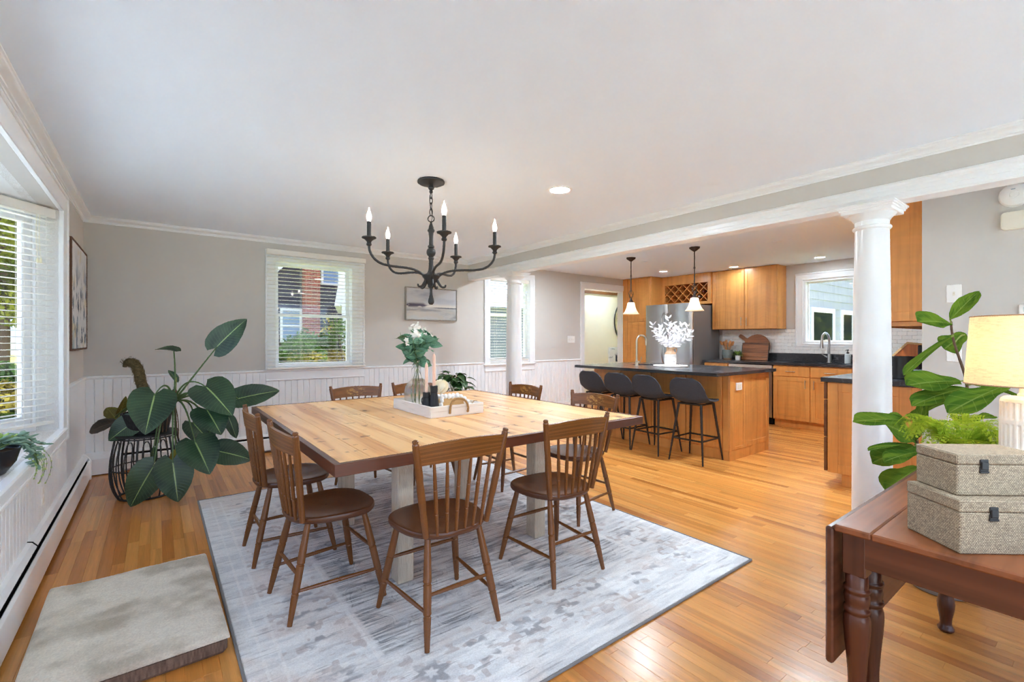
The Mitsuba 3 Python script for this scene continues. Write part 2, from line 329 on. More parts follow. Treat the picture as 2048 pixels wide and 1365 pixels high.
# ---- back windows
def window_back(name, hole, casing, sill_z, apron_z, meet, blind_note=None, glassbox=None):
    x0, x1, z0, z1 = hole; cx0, cx1, cz1 = casing
    w = struct(name); d = .018
    gx0, gx1, gz0, gz1 = glassbox
    cas = cat(cbox(cx0, x0 + .012, BY - d, BY + .01, sill_z, cz1, .004), cbox(x1 - .012, cx1, BY - d, BY + .01, sill_z, cz1, .004), cbox(cx0, cx1, BY - d, BY + .01, z1 - .012, cz1, .004),
              cbox(cx0 - .004, cx0 + .02, BY - d - .008, BY, sill_z, cz1 + .004, .004), cbox(cx1 - .02, cx1 + .004, BY - d - .008, BY, sill_z, cz1 + .004, .004), cbox(cx0 - .004, cx1 + .004, BY - d - .008, BY, cz1 - .02, cz1 + .004, .004))
    obj('casing', cas, 'white_trim', w, smooth=False)
    obj('sill', cbox(cx0 - .02, cx1 + .02, BY - .045, BY + .12, sill_z - .024, sill_z, .006), 'white_trim', w, smooth=False)
    obj('apron', cat(cbox(cx0, cx1, BY - .02, BY + .01, apron_z, sill_z - .022, .004), cbox(cx0, cx1, BY - .026, BY, apron_z + .0, apron_z + .014, .004)), 'white_trim', w, smooth=False)
    fy0, fy1 = BY + .06, BY + .10
    obj('jamb', cat(bx(x0 - .001, x0 + .014, BY, BY + .17, z0, z1), bx(x1 - .014, x1 + .001, BY, BY + .17, z0, z1), bx(x0, x1, BY, BY + .17, z1 - .014, z1 + .001), bx(x0, x1, BY, BY + .17, z0 - .001, z0 + .012)), 'white_trim', w, smooth=False)
    def sash(za, zb, y):
        s = cat(cbox(x0 + .012, gx0, y, y + .035, za, zb, .003), cbox(gx1, x1 - .012, y, y + .035, za, zb, .003), cbox(x0 + .012, x1 - .012, y, y + .035, za, max(za + .03, min(gz0, zb)) if za < gz0 else za + .035, .003), cbox(x0 + .012, x1 - .012, y, y + .035, zb - .035 if zb < gz1 + .02 else gz1, zb, .003))
        k = obj('sash', s, 'white_gloss', w, smooth=False)
        obj('pane', (np.array([(gx0 - .005, y + .017, za + .02), (gx1 + .005, y + .017, za + .02), (gx1 + .005, y + .017, zb - .02), (gx0 - .005, y + .017, zb - .02)]), np.array([[0, 1, 2], [0, 2, 3]])), 'pane', k, smooth=False)
    if meet: sash(z0 + .01, meet + .018, fy0); sash(meet - .018, z1 - .01, fy0 + .037)
    else: sash(z0 + .01, z1 - .01, fy0)
window_back('window_1', W1, (.985, 2.115, 2.30), .935, .805, 1.565, glassbox=(1.135, 1.915, 1.005, 2.135))
window_back('window_2', W2, (3.968, 4.955, 2.33), .90, .787, None, glassbox=(4.11, 4.82, .985, 2.20))
obj('mullion', cbox(4.60, 4.645, BY + .055, BY + .10, .94, 2.24, .003), 'white_gloss', 'window_2', smooth=False)
def blind_y(label, x0, x1, ztop, zbot, yc, tilt, cords, head=.06, depth=.05, valance=True):
    t = thing('window_blind', label, 'blind')
    obj('headrail', cbox(x0 - .004, x1 + .004, yc - depth / 2 - .01, yc + depth / 2, ztop - head, ztop, .004), 'blind_white', t, smooth=False)
    k = int((ztop - head - zbot - .03) / .0425); zs = np.linspace(ztop - head - .03, zbot + .045, k)
    c, s = math.cos(tilt), math.sin(tilt)
    prof = [(-depth / 2, -.0012), (0, .0022), (depth / 2, -.0012), (depth / 2, .0012), (0, .0046), (-depth / 2, .0012)]
    prof = [(yc + a * c - b * s, a * s + b * c) for a, b in prof]
    slat = mikit.ply(prism([(a, b) for a, b in prof], 'x', x0, x1), 'material_blind_white', smooth=False)
    for z in zs: obj('slat', {**slat, 'to_world': T().translate([0, 0, float(z)])}, None, t)
    obj('bottom_rail', cbox(x0, x1, yc - depth / 2, yc + depth / 2, zbot, zbot + .02, .004), 'blind_white', t, smooth=False)
    for cx in cords:
        obj('ladder_cord', cat(rod((cx, yc - depth / 2 - .002, zbot + .01), (cx, yc - depth / 2 - .002, ztop - head), .0012, 5), rod((cx, yc + depth / 2 + .002, zbot + .01), (cx, yc + depth / 2 + .002, ztop - head), .0012, 5)), 'blind_white', t)
    return t
mat('blind_white', S(232, 230, 222), 0.35, spec=.4)
b1 = blind_y('white slatted blind over the wide double-hung window with the brick chimney view', .99, 2.11, 2.30, .937, BY - .055, .0, (1.07, 1.35, 1.76, 2.03))
obj('pull_cord', cat(rod((2.055, BY - .088, 2.24), (2.055, BY - .088, 1.72), .0015, 5), lathe([(.002, 0), (.007, .006), (.006, .022), (.002, .03)], 10, (2.055, BY - .088, 1.69))), 'blind_white', b1)
b2 = blind_y('white slatted blind in the narrow window half hidden by the far column', 4.085, 4.845, 2.245, .945, BY + .022, .0, (4.2, 4.72))
# ---- doorway
d1 = struct('door_1')
DX0, DX1, DZ = D1[0], D1[1], D1[3]
def casing_u(x0, x1, z1, wid, y, d):
    return cat(cbox(x0 - wid, x0, y - d, y + .01, 0, z1 + wid, .004), cbox(x1, x1 + wid, y - d, y + .01, 0, z1 + wid, .004), cbox(x0 - wid + .001, x1 + wid - .001, y - d, y + .01, z1, z1 + wid, .004),
               cbox(x0 - wid, x0 - wid + .02, y - d - .008, y, 0, z1 + wid + .003, .004), cbox(x1 + wid - .02, x1 + wid, y - d - .008, y, 0, z1 + wid + .003, .004), cbox(x0 - wid, x1 + wid, y - d - .008, y, z1 + wid - .02, z1 + wid + .003, .004))
obj('casing', casing_u(DX0, DX1, DZ, .098, BY, .018), 'white_trim', d1, smooth=False)
obj('jamb', cat(bx(DX0 - .001, DX0 + .015, BY, BY + .17, 0, DZ), bx(DX1 - .015, DX1 + .001, BY, BY + .17, 0, DZ), bx(DX0, DX1, BY, BY + .17, DZ - .015, DZ + .001)), 'white_trim', d1, smooth=False)
# the room beyond the doorway
HY = 7.0
struct('wall_hall', cat(bx(5.95, 11.4, HY, HY + .12, -.02, 2.6), bx(11.3, 11.45, BY + .17, HY + .12, -.02, .8), bx(11.3, 11.45, BY + .17, HY + .12, 2.3, 2.6), bx(5.93, 6.05, BY + .17, HY, -.02, 2.6), bx(8.05, 11.45, BY + .17, BY + .3, -.02, 2.6)), 'cream_paint')
struct('floor_hall', bx(5.93, 11.45, BY + .17, HY + .12, -.12, 0), 'hall_floor')
struct('ceiling_hall', bx(5.93, 11.45, BY + .17, HY + .12, 2.6, 2.7), 'ceiling_paint')
mat('hall_floor', S(186, 128, 74), .35)
# ---- bay window
w3 = struct('window_3')
YA, YB = 4.60, 1.60
fa = V3([LX - .06, YA, 0]); fd = V3([-.616, -.788, 0]); fl = .80; fb = fa + fd * fl
na = V3([LX - .06, YB, 0]); nd = V3([-.616, .788, 0]); nb = na + nd * fl
poly = [(LX, YA), (fa[0], fa[1]), (fb[0], fb[1]), (nb[0], nb[1]), (na[0], na[1]), (LX, YB)]
out = [(LX - .1, YA + .02), (fa[0] - .02, YA + .1), (fb[0] - .14, fb[1] + .08), (nb[0] - .14, nb[1] - .08), (na[0] - .02, YB - .1), (LX - .1, YB - .02)]
obj('sill', cat(prism(sg.Polygon(poly).buffer(.002), 'z', .60, .64), cbox(LX - .02, LX + .035, YB - .05, YA + .05, .612, .642, .008)), 'white_gloss', w3, smooth=False)
obj('soffit', prism(out, 'z', 2.2, 2.3), 'white_trim', w3, smooth=False)
obj('base', prism(out, 'z', .3, .605), 'white_trim', w3, smooth=False)
obj('bay_roof', prism([(a - .12 * (a < LX - .2), b) for a, b in out], 'z', 2.3, 2.36), 'roof_dark', w3, smooth=False)
mat('roof_dark', S(60, 58, 58), .8)
dd = .018
cas = cat(cbox(LX - .01, LX + dd, YA - .004, YA + .17, .546, 2.33, .004), cbox(LX - .01, LX + dd, YB - .17, YB + .004, .546, 2.33, .004), cbox(LX - .01, LX + dd, YB - .169, YA + .169, 2.196, 2.33, .004), cbox(LX - .01, LX + dd, YB - .169, YA + .169, .546, .61, .004),
          cbox(LX, LX + dd + .01, YA + .148, YA + .172, .543, 2.333, .004), cbox(LX, LX + dd + .01, YB - .17, YA + .17, 2.31, 2.333, .004), cbox(LX, LX + dd + .006, YB - .17, YA + .17, .543, .562, .004))
obj('casing', cas, 'white_trim', w3, smooth=False)
obj('jamb', cat(bx(LX - .15, LX, YA, YA + .02, .62, 2.21), bx(LX - .15, LX, YB - .02, YB, .62, 2.21)), 'white_trim', w3, smooth=False)
def bay_panel(p, q, parent, sashes, inset=.07):
    """frame, sash and pane between plan points p and q; outside is to the left of p->q"""
    u = unit(q - p); L = float(np.linalg.norm(q - p)); nrm = V3([-u[1], u[0], 0]) ; ang = math.atan2(u[1], u[0])
    def loc(m): return mv(mv(m, (0, inset, 0)), p, rotz=ang)
    fr = [cbox(0, .05, -.02, .07, .64, 2.2, .004), cbox(L - .05, L, -.02, .07, .64, 2.2, .004), cbox(0, L, -.02, .07, .64, .685, .004), cbox(0, L, -.02, .07, 2.155, 2.2, .004)]
    obj('frame', cat([loc(m) for m in fr]), 'white_gloss', parent, smooth=False)
    e = np.linspace(.05, L - .05, sashes + 1)
    for a, b in zip(e[:-1], e[1:]):
        s = [cbox(a + .004, a + .064, 0, .04, .69, 2.15, .004), cbox(b - .064, b - .004, 0, .04, .69, 2.15, .004), cbox(a + .004, b - .004, 0, .04, .69, .75, .004), cbox(a + .004, b - .004, 0, .04, 2.09, 2.15, .004)]
        k = obj('sash', cat([loc(m) for m in s]), 'white_gloss', parent, smooth=False)
        obj('pane', loc(tm([(a + .06, .02, .74), (b - .06, .02, .74), (b - .06, .02, 2.1), (a + .06, .02, 2.1)], [[0, 1, 2], [0, 2, 3]])), 'pane', k, smooth=False)
bay_panel(fb, fa, w3, 1)
bay_panel(nb, fb, w3, 3)
bay_panel(na, nb, w3, 1)
# blind on the far flank of the bay
tb = thing('window_blind', 'white slatted blind on the angled side of the bay window at the left edge', 'blind')
ang = math.atan2(fd[1], fd[0]); BL = .74
def flank(m): return mv(m, fa + V3([0.004, -.004, 0]), rotz=ang)
obj('headrail', flank(cbox(.01, BL, -.005, .06, 2.125, 2.19, .006)), 'blind_white', tb, smooth=False)
slat = mikit.ply(flank(prism([(.0, -.0012), (.025, .0022), (.05, -.0012), (.05, .0012), (.025, .0046), (.0, .0012)], 'x', .012, BL - .005)), 'material_blind_white', smooth=False)
for z in np.linspace(.745, 2.10, 33): obj('slat', {**slat, 'to_world': T().translate([0, 0, float(z)])}, None, tb)
obj('bottom_rail', flank(cbox(.012, BL - .005, 0, .052, .69, .71, .004)), 'blind_white', tb, smooth=False)
for c in (.075, .22, .5): obj('ladder_cord', flank(cat(rod((c, .054, .7), (c, .054, 2.13), .0013, 5), rod((c, -.004, .7), (c, -.004, 2.13), .0013, 5))), 'blind_white', tb)
for c in (.13, .15): obj('pull_cord', flank(cat(tube(spline([(c, .066, 2.12), (c + .006, .068, 1.95), (c - .004, .068, 1.83)], 8), .0014, 5), lathe([(.003, 0), (.008, .006), (.006, .028), (.002, .036)], 10, (c - .004, .068, 1.795)))), 'cord_cream', tb)
mat('cord_cream', S(236, 230, 196), .6)
# ---- window over the kitchen sink
w4 = struct('window_4')
y0, y1, z0, z1 = W4
def cas_x(y0, y1, z0, z1, w, x, d, s=-1):
    return cat([cbox(x, x + s * d, y0 - w, y0, z0 - w, z1 + w, .004), cbox(x, x + s * d, y1, y1 + w, z0 - w, z1 + w, .004), cbox(x, x + s * d, y0 - w + .001, y1 + w - .001, z1, z1 + w, .004), cbox(x, x + s * d, y0 - w + .001, y1 + w - .001, z0 - w, z0, .004)])
obj('casing', cat(cbox(KX - .02, KX + .01, y0 - .10, y0, z0 - .05, z1 + .10, .004), cbox(KX - .02, KX + .01, y1, y1 + .10, z0 - .05, z1 + .10, .004), cbox(KX - .02, KX + .01, y0 - .099, y1 + .099, z1, z1 + .10, .004), cbox(KX - .02, KX + .01, y0 - .099, y1 + .099, z0 - .05, z0, .004), cbox(KX - .032, KX, y0 - .104, y0 - .082, z0 - .052, z1 + .104, .004), cbox(KX - .032, KX, y1 + .082, y1 + .104, z0 - .052, z1 + .104, .004), cbox(KX - .032, KX, y0 - .104, y1 + .104, z1 + .082, z1 + .104, .004), cas_x(y0 - .0, y1 + .0, z0 - .0, z1 + .0, .018, KX + .01, .036)), 'white_trim', w4, smooth=False)
obj('jamb', cat(bx(KX, KX + .15, y0, y0 + .03, z0, z1), bx(KX, KX + .15, y1 - .03, y1, z0, z1), bx(KX, KX + .15, y0, y1, z1 - .03, z1), bx(KX, KX + .15, y0, y1, z0, z0 + .03)), 'white_trim', w4, smooth=False)
obj('sash', cas_x(y0 + .05, y1 - .05, z0 + .05, z1 - .05, .03, KX + .07, -.03), 'white_gloss', w4, smooth=False)
obj('pane', (np.array([(KX + .085, y0 + .04, z0 + .04), (KX + .085, y1 - .04, z0 + .04), (KX + .085, y1 - .04, z1 - .04), (KX + .085, y0 + .04, z1 - .04)]), np.array([[0, 1, 2], [0, 2, 3]])), 'pane', w4, smooth=False)
obj('crank', cat(cbox(KX + .03, KX + .07, 2.68, 2.76, z0 + .03, z0 + .05, .006), tube(spline([(KX + .04, 2.72, z0 + .05), (KX + .0, 2.70, z0 + .058), (KX - .005, 2.66, z0 + .05)], 8), .006, 6)), 'plastic_cream', w4)
# ---- big window behind the camera (daylight)
w5 = struct('window_5')
x0, x1, z0, z1 = W5
obj('frame', cat([bx(a, b, FY - .12, FY - .04, c, d) for a, b, c, d in ((x0, x0 + .06, z0, z1), (x1 - .06, x1, z0, z1), (x0, x1, z0, z0 + .06), (x0, x1, z1 - .06, z1), (1.1, 1.16, z0, z1), (2.54, 2.6, z0, z1))]), 'white_gloss', w5, smooth=False)
obj('pane', (np.array([(x0, FY - .08, z0), (x1, FY - .08, z0), (x1, FY - .08, z1), (x0, FY - .08, z1)]), np.array([[0, 1, 2], [0, 2, 3]])), 'pane', w5, smooth=False)
# ---- baseboard heaters
def heater_x(label, y0, y1):
    t = thing('baseboard_heater', label, 'heater')
    obj('back_plate', cbox(LX, LX + .012, y0, y1, .02, .235, .003), 'white_trim', t, smooth=False)
    obj('cover', cat(prism([(LX + .010, .235), (LX + .034, .228), (LX + .052, .205), (LX + .050, .200), (LX + .032, .222), (LX + .010, .229)], 'y', y0, y1)), 'white_gloss', t, smooth=False)
    obj('fin_core', bx(LX + .012, LX + .046, y0 + .02, y1 - .02, .05, .18), 'dark_gap', t)
    obj('front_panel', prism([(LX + .064, .03), (LX + .070, .03), (LX + .070, .172), (LX + .060, .186), (LX + .056, .183), (LX + .064, .168)], 'y', y0, y1), 'white_gloss', t, smooth=False)
    obj('end_cap', cat(prism([(LX, .01), (LX + .073, .01), (LX + .073, .175), (LX + .055, .208), (LX + .034, .232), (LX, .24)], 'y', y1 - .05, y1 + .002)), 'white_gloss', t, smooth=False)
    for c in (3.42,): obj('splice_plate', prism([(LX + .010, .237), (LX + .035, .230), (LX + .053, .206), (LX + .050, .2), (LX + .032, .222), (LX + .010, .230)], 'y', c, c + .012), 'dark_gap', t, smooth=False)
heater_x('long white baseboard heater under the bay window on the left wall', 1.0, 5.72)
t = thing('baseboard_heater', 'white baseboard heater along the back wall behind the large leafy plant', 'heater')
hx0, hx1 = -.30, 3.5
obj('back_plate', cbox(hx0, hx1, BY - .012, BY, .02, .20, .003), 'white_trim', t, smooth=False)
obj('fin_core', bx(hx0 + .02, hx1 - .02, BY - .046, BY - .012, .05, .18), 'dark_gap', t)
obj('cover', prism([(BY - .010, .205), (BY - .034, .198), (BY - .052, .185), (BY - .050, .180), (BY - .032, .192), (BY - .010, .199)], 'x', hx0, hx1), 'white_gloss', t, smooth=False)
obj('front_panel', prism([(BY - .064, .03), (BY - .070, .03), (BY - .070, .150), (BY - .060, .162), (BY - .056, .160), (BY - .064, .148)], 'x', hx0, hx1), 'white_gloss', t, smooth=False)
for a in (hx0 - .26, hx1): obj('end_cap', prism([(BY, .01), (BY - .073, .01), (BY - .073, .155), (BY - .055, .188), (BY - .034, .205), (BY, .212)], 'x', a, a + .29), 'white_gloss', t, smooth=False)
struct('baseboard_back', cat(cbox(hx1 + .29, DX0 - .099, BY - .02, BY, 0, .20, .004)), 'white_trim', smooth=False)
struct('baseboard_side', cat(cbox(GX - .016, GX, FY, GY, 0, .12, .004)), 'white_trim', smooth=False)
# ---- recessed lamps and ceiling fittings
def emitter(r, g, b): return {'type': 'area', 'radiance': {'type': 'rgb', 'value': [r, g, b]}}
def can(x, y, label, group, power, r=.075):
    t = thing('recessed_light', label, 'ceiling light', group)
    obj('trim_ring', lathe([(r, CZ - .001), (r + .004, CZ - .006), (r + .018, CZ - .004), (r + .02, CZ + .0), (r + .004, CZ + .001)], 40, (x, y, 0), closed=True), 'white_trim', t)
    a = np.arange(32) * 2 * PI / 32
    v = np.vstack([np.stack([x + r * np.cos(a), y + r * np.sin(a), 0 * a + CZ - .003], 1), [[x, y, CZ - .003]]])
    f = np.stack([(np.arange(32) + 1) % 32, np.arange(32), np.full(32, 32)], 1)
    key = obj('lens', (v, f), 'plastic_white', t, smooth=False)
    scene[key]['emitter'] = emitter(*(power * V3([0.87, 1.0, 1.13])))
CAN = 260.0 * LAMP
can(2.49, 2.66, 'round recessed light glowing in the dining ceiling beside the chandelier', None, CAN)
for (x, y), l in zip([(6.88, 4.78), (7.35, 3.80), (7.45, 2.62)], ['recessed kitchen light above the refrigerator, leftmost in the kitchen ceiling', 'recessed kitchen light in front of the wall cabinets', 'recessed kitchen light in front of the sink window']): can(x, y, l, None, CAN * .45, .06)
for (x, y), l in zip([(5.81, 4.365), (5.85, 2.5)], ['small flat disc cover in the kitchen ceiling behind the pendant lamps', 'small flat disc cover in the kitchen ceiling left of the near column']):
    tag(obj('sprinkler_cover', lathe([(.045, CZ - .006), (.048, CZ - .003), (.048, CZ)], 28, (x, y, 0)), 'ceiling_paint'), l, 'sprinkler cover')
for (x, y), l in zip([(4.5, 4.9), (4.5, 3.4), (4.9, 1.78)], ['recessed kitchen light behind the beam near the far column', 'recessed kitchen light behind the beam above the stools', 'recessed kitchen light behind the beam near the near column']): can(x, y, l, None, CAN * (1.7 if y > 2 else 2.6), .075)
for (x, y), l in zip([(.3, -.45), (1.6, -.55), (2.9, -.45)], ['recessed light in the ceiling behind the camera, leftmost', 'recessed light in the ceiling behind the camera, middle one', 'recessed light in the ceiling behind the camera, rightmost']): can(x, y, l, None, CAN * (1.5 - .42 * x), .075)
can(7.6, 6.55, 'recessed light in the ceiling of the room beyond the doorway', None, CAN * .8, .07)
for k in [k for k in scene if k.startswith(_lastcan := list(labels)[-1])]: scene[k]['to_world'] = T().translate([0, 0, .16])
# ================================================================ dining area
# ---- rug
RX0, RX1, RY0, RY1 = .262, 2.735, 1.312, 4.42
def f_rug(p, n, uv):
    x, y = p.x - .5 * (RX0 + RX1), p.y - .5 * (RY0 + RY1)
    hx, hy = .5 * (RX1 - RX0), .5 * (RY1 - RY0)
    d = dr.minimum(hx - dr.abs(x), hy - dr.abs(y))                      # distance from the edge
    ax, ay = dr.abs(x), dr.abs(y)
    streak = fbm(p.x * 8, p.y * 95, 3.1, 4)
    patch = fbm(p.x * 3.1 + 7, p.y * 3.4, 1.7, 3)
    grain = noise(p.x * 240, p.y * 330)
    base = mix(S(224, 227, 230), S(204, 208, 213), smoothstep(.3, .75, fbm(p.x * 9, p.y * 40, 2, 3)))
    # ornament of the field: lattice of petals, mirrored both ways
    r1 = dr.abs(dr.sin(ax * 11.5 + .5 * dr.sin(ay * 13)) * dr.cos(ay * 10.5 + .6 * dr.sin(ax * 9)))
    r2 = noise(ax * 22 + 1.5 * dr.sin(ay * 17), ay * 21, 4)
    rr = r1 * .65 + r2 * .5; orn = .75 * smoothstep(.05, .015, dr.abs(rr - .52)) + .45 * smoothstep(.52, .64, rr) + .5 * smoothstep(.03, .01, dr.abs(rr - .34))
    med = dr.sqrt(dr.square(x * 1.25) + dr.square(y))
    ring = smoothstep(.06, .02, dr.abs(med - .55 - .07 * dr.cos(8 * dr.atan2(y, x)))) + smoothstep(.05, .02, dr.abs(med - .9 - .05 * dr.cos(12 * dr.atan2(y, x))))
    inner = smoothstep(.46, .48, d)
    border = smoothstep(.13, .14, d) * (1 - smoothstep(.44, .45, d))
    # border flowers
    s = dr.select(hx - ax < hy - ay, p.y, p.x); t = d - .29
    fx = s * 4.2; fx = (fx - dr.floor(fx) - .5) / 4.2
    rad = dr.sqrt(dr.square(fx) + dr.square(t)); pet = rad / (.062 + .016 * dr.cos(6 * dr.atan2(t, fx)))
    flower = smoothstep(1.15, .9, pet) * smoothstep(.25, .5, pet)
    small = smoothstep(.55, .7, noise(s * 34, d * 40, 9))
    lines = smoothstep(.010, .004, dr.abs(d - .135)) + smoothstep(.012, .004, dr.abs(d - .445)) + smoothstep(.008, .003, dr.abs(d - .075))
    worn = smoothstep(.44, .70, streak * .66 + patch * .42)
    worn2 = smoothstep(.35, .65, fbm(p.x * 7, p.y * 26, 11, 3))
    c = mix(base, S(208, 196, 190), .45 * smoothstep(.52, .75, fbm(p.x * 4.4, p.y * 4.9, 21, 3)))
    c = mix(c, S(146, 152, 161), inner * (.55 * orn + .5 * dr.clip(ring, 0, 1)) * worn2)
    c = mix(c, S(92, 98, 108), .9 * inner * worn * (.45 * orn + .62) * smoothstep(-.55, .35, .5 - x * .35 + (patch - .5)))
    c = mix(c, S(188, 160, 148), border * .3 * small * worn2)
    c = mix(c, S(138, 142, 150), border * (.75 * flower + .30 * small * (1 - flower)) * worn2)
    c = mix(c, S(230, 231, 232), .45 * dr.clip(lines, 0, 1))
    c = mix(c, S(120, 124, 132), .5 * smoothstep(.6, .8, streak) * (1 - inner) * worn2)
    return c * (.88 + .2 * grain)
mat('rug_pile', proc(f_rug), .95, spec=.05, sheen=.3)
mat('rug_binding', S(126, 126, 128), .9, spec=.1)
rug = thing('area_rug', 'large faded grey and ivory oriental rug under the dining table', 'rug')
v = cbox(RX0 + .006, RX1 - .006, RY0 + .006, RY1 - .006, 0.0005, .0105, .003)
obj('pile', v, 'rug_pile', rug, smooth=False)
q = [(RX0, RY0), (RX1, RY0), (RX1, RY1), (RX0, RY1)]
obj('binding', cat([tube(np.array([[a[0], a[1], .0065], [b[0], b[1], .0065]]), .0062, 8) for a, b in zip(q, q[1:] + q[:1])]), 'rug_binding', rug)
RZ = .0128
# ---- dog bed
def f_fleece(p, n, uv):
    g = noise(p.x * 210, p.y * 210, p.z * 210); b = fbm(p.x * 7, p.y * 9, 5, 3)
    return mix(S(206, 200, 188), S(170, 162, 148), smoothstep(.35, .8, b)) * (.86 + .22 * g)
mat('fleece', proc(f_fleece), .95, spec=.05, sheen=.6)
mat('tweed', proc(lambda p, n, uv: mix(S(124, 104, 92), S(88, 72, 64), noise((p.x + p.y) * 180, p.z * 40)) * (.85 + .3 * noise(p.x * 500, p.y * 500, p.z * 500))), .85, spec=.1)
bed = thing('dog_bed', 'flat pale fleece pet bed with a brown tweed base on the floor by the heater', 'pet bed')
bx0, bx1, by0, by1, brot = -.395, .225, 2.21, 3.11, math.radians(1.0)
def slab(x0, x1, y0, y1, z0, z1, r, n, bump, seed):
    nx, ny = n; xs = np.linspace(-1, 1, nx); ys = np.linspace(-1, 1, ny); X, Y = np.meshgrid(xs, ys, indexing='ij')
    e = np.clip(1 - np.maximum(np.abs(X) ** 8, np.abs(Y) ** 8), 0, 1) ** .5
    P = np.stack([x0 + (X + 1) / 2 * (x1 - x0), y0 + (Y + 1) / 2 * (y1 - y0), z1 - r * (1 - e)], -1)
    q = np.stack([P[..., 0], P[..., 1], 0 * P[..., 0] + seed], -1)
    P[..., 2] += bump * e * ((meshkit.fbm(q * 7, 3) - .5) * 1.2 + (meshkit.fbm(q * [30, 60, 1], 2) - .5) * .35 + (meshkit.noise(q * 160) - .5) * .22)
    v = P.reshape(-1, 3); i, j = np.meshgrid(np.arange(nx - 1), np.arange(ny - 1), indexing='ij'); i, j = i.ravel(), j.ravel()
    a = i * ny + j; f = np.vstack([np.stack([a, a + ny, a + ny + 1], 1), np.stack([a, a + ny + 1, a + 1], 1)])
    rim = np.r_[np.arange(ny), np.arange(1, nx) * ny + ny - 1, (nx - 1) * ny + np.arange(ny - 2, -1, -1), np.arange(nx - 2, 0, -1) * ny]
    low = v[rim].copy(); low[:, 2] = z0; m = len(v); k = len(rim); v = np.vstack([v, low]); t = np.arange(k); t2 = (t + 1) % k
    f = np.vstack([f, np.stack([rim[t], rim[t2], m + t2], 1), np.stack([rim[t], m + t2, m + t], 1)])
    return tm(v, f)
c0 = V3([.5 * (bx0 + bx1), .5 * (by0 + by1), 0])
obj('base', mv(cbox(bx0 - c0[0], bx1 - c0[0], by0 - c0[1], by1 - c0[1], .001, .074, .016), c0, rotz=brot), 'tweed', bed, smooth=False)
obj('fleece_top', mv(slab(bx0 - .006 - c0[0], bx1 + .006 - c0[0], by0 - .006 - c0[1], by1 + .006 - c0[1], .066, .104, .03, (110, 160), .02, 3), c0, rotz=brot), 'fleece', bed, smooth=True)
# ---- dining table
def f_pine(p, n, uv):
    yy = p.y + uv.x * 13; xx = p.x + uv.y * 5
    g = fbm(xx * 60, yy * 2.2, uv.x * 9, 3); w = noise(xx * 20 + 2.4 * fbm(xx * 5, yy * 1.2, uv.y * 8, 2), yy * .8)
    k1, k2, kr = voronoi(xx * 3.7, yy * 2.3)
    knot = smoothstep(.075, .03, k1) * smoothstep(.62, .66, kr); halo = smoothstep(.2, .06, k1) * smoothstep(.62, .66, kr)
    c = mix(mix(S(236, 194, 138), S(220, 164, 104), uv.x), S(190, 124, 70), .75 * smoothstep(.4, .85, .5 * g + .5 * w))
    c = mix(c, S(150, 84, 44), .45 * halo); c = mix(c, S(84, 42, 24), .85 * knot)
    return mix(c, S(118, 62, 34), .6 * smoothstep(.84, .88, noise(p.x * 9, p.y * 23, 5)) * smoothstep(.6, .7, noise(p.x * 50, p.y * 30, 8)))
mat('pine', proc(f_pine), .3, spec=.5, coat=.5, coat_gloss=.9)
TX0, TX1, TY0, TY1, TZ = .585, 2.614, 1.975, 4.09, .76
tab = thing('dining_table', 'large square dining table with a knotty pine plank top and reddish edge', 'table')
E = .030
eb = np.linspace(TX0 + E, TX1 - E, 15)
for a, b in zip(eb[:-1], eb[1:]):
    m = cbox(a + .0004, b - .0004, TY0 + E, TY1 - E, TZ - .035, TZ, .0012)
    obj('top_board', m, 'pine', tab, smooth=False, uv=np.tile([[rng.random(), rng.random()]], (24, 1)))
for m, k in ((cbox(TX0, TX1, TY0, TY0 + E, TZ - .052, TZ + .0005, .002), 'mahogany_x'), (cbox(TX0, TX1, TY1 - E, TY1, TZ - .052, TZ + .0005, .002), 'mahogany_x'), (cbox(TX0, TX0 + E, TY0 + E, TY1 - E, TZ - .052, TZ + .0005, .002), 'mahogany_y'), (cbox(TX1 - E, TX1, TY0 + E, TY1 - E, TZ - .052, TZ + .0005, .002), 'mahogany_y')):
    obj('edge_board', m, k, tab, smooth=False, uv=np.tile([[rng.random(), rng.random()]], (24, 1)), label='reddish dark edge board')
obj('under_frame', cat(cbox(.96, 2.05, 2.25, 2.33, .655, .726, .003), cbox(.96, 2.05, 3.2, 3.28, .655, .726, .003), cbox(.99, 1.06, 2.32, 3.22, .655, .726, .003), cbox(1.93, 2.0, 2.32, 3.22, .655, .726, .003)), 'whitewash', tab, smooth=False)
for x, y in ((1.035, 2.315), (1.955, 2.315), (1.035, 3.235), (1.955, 3.235)):
    obj('leg', cbox(x - .044, x + .044, y - .044, y + .044, RZ, .70, .004), 'whitewash', tab, smooth=False, label='whitewashed square post leg')
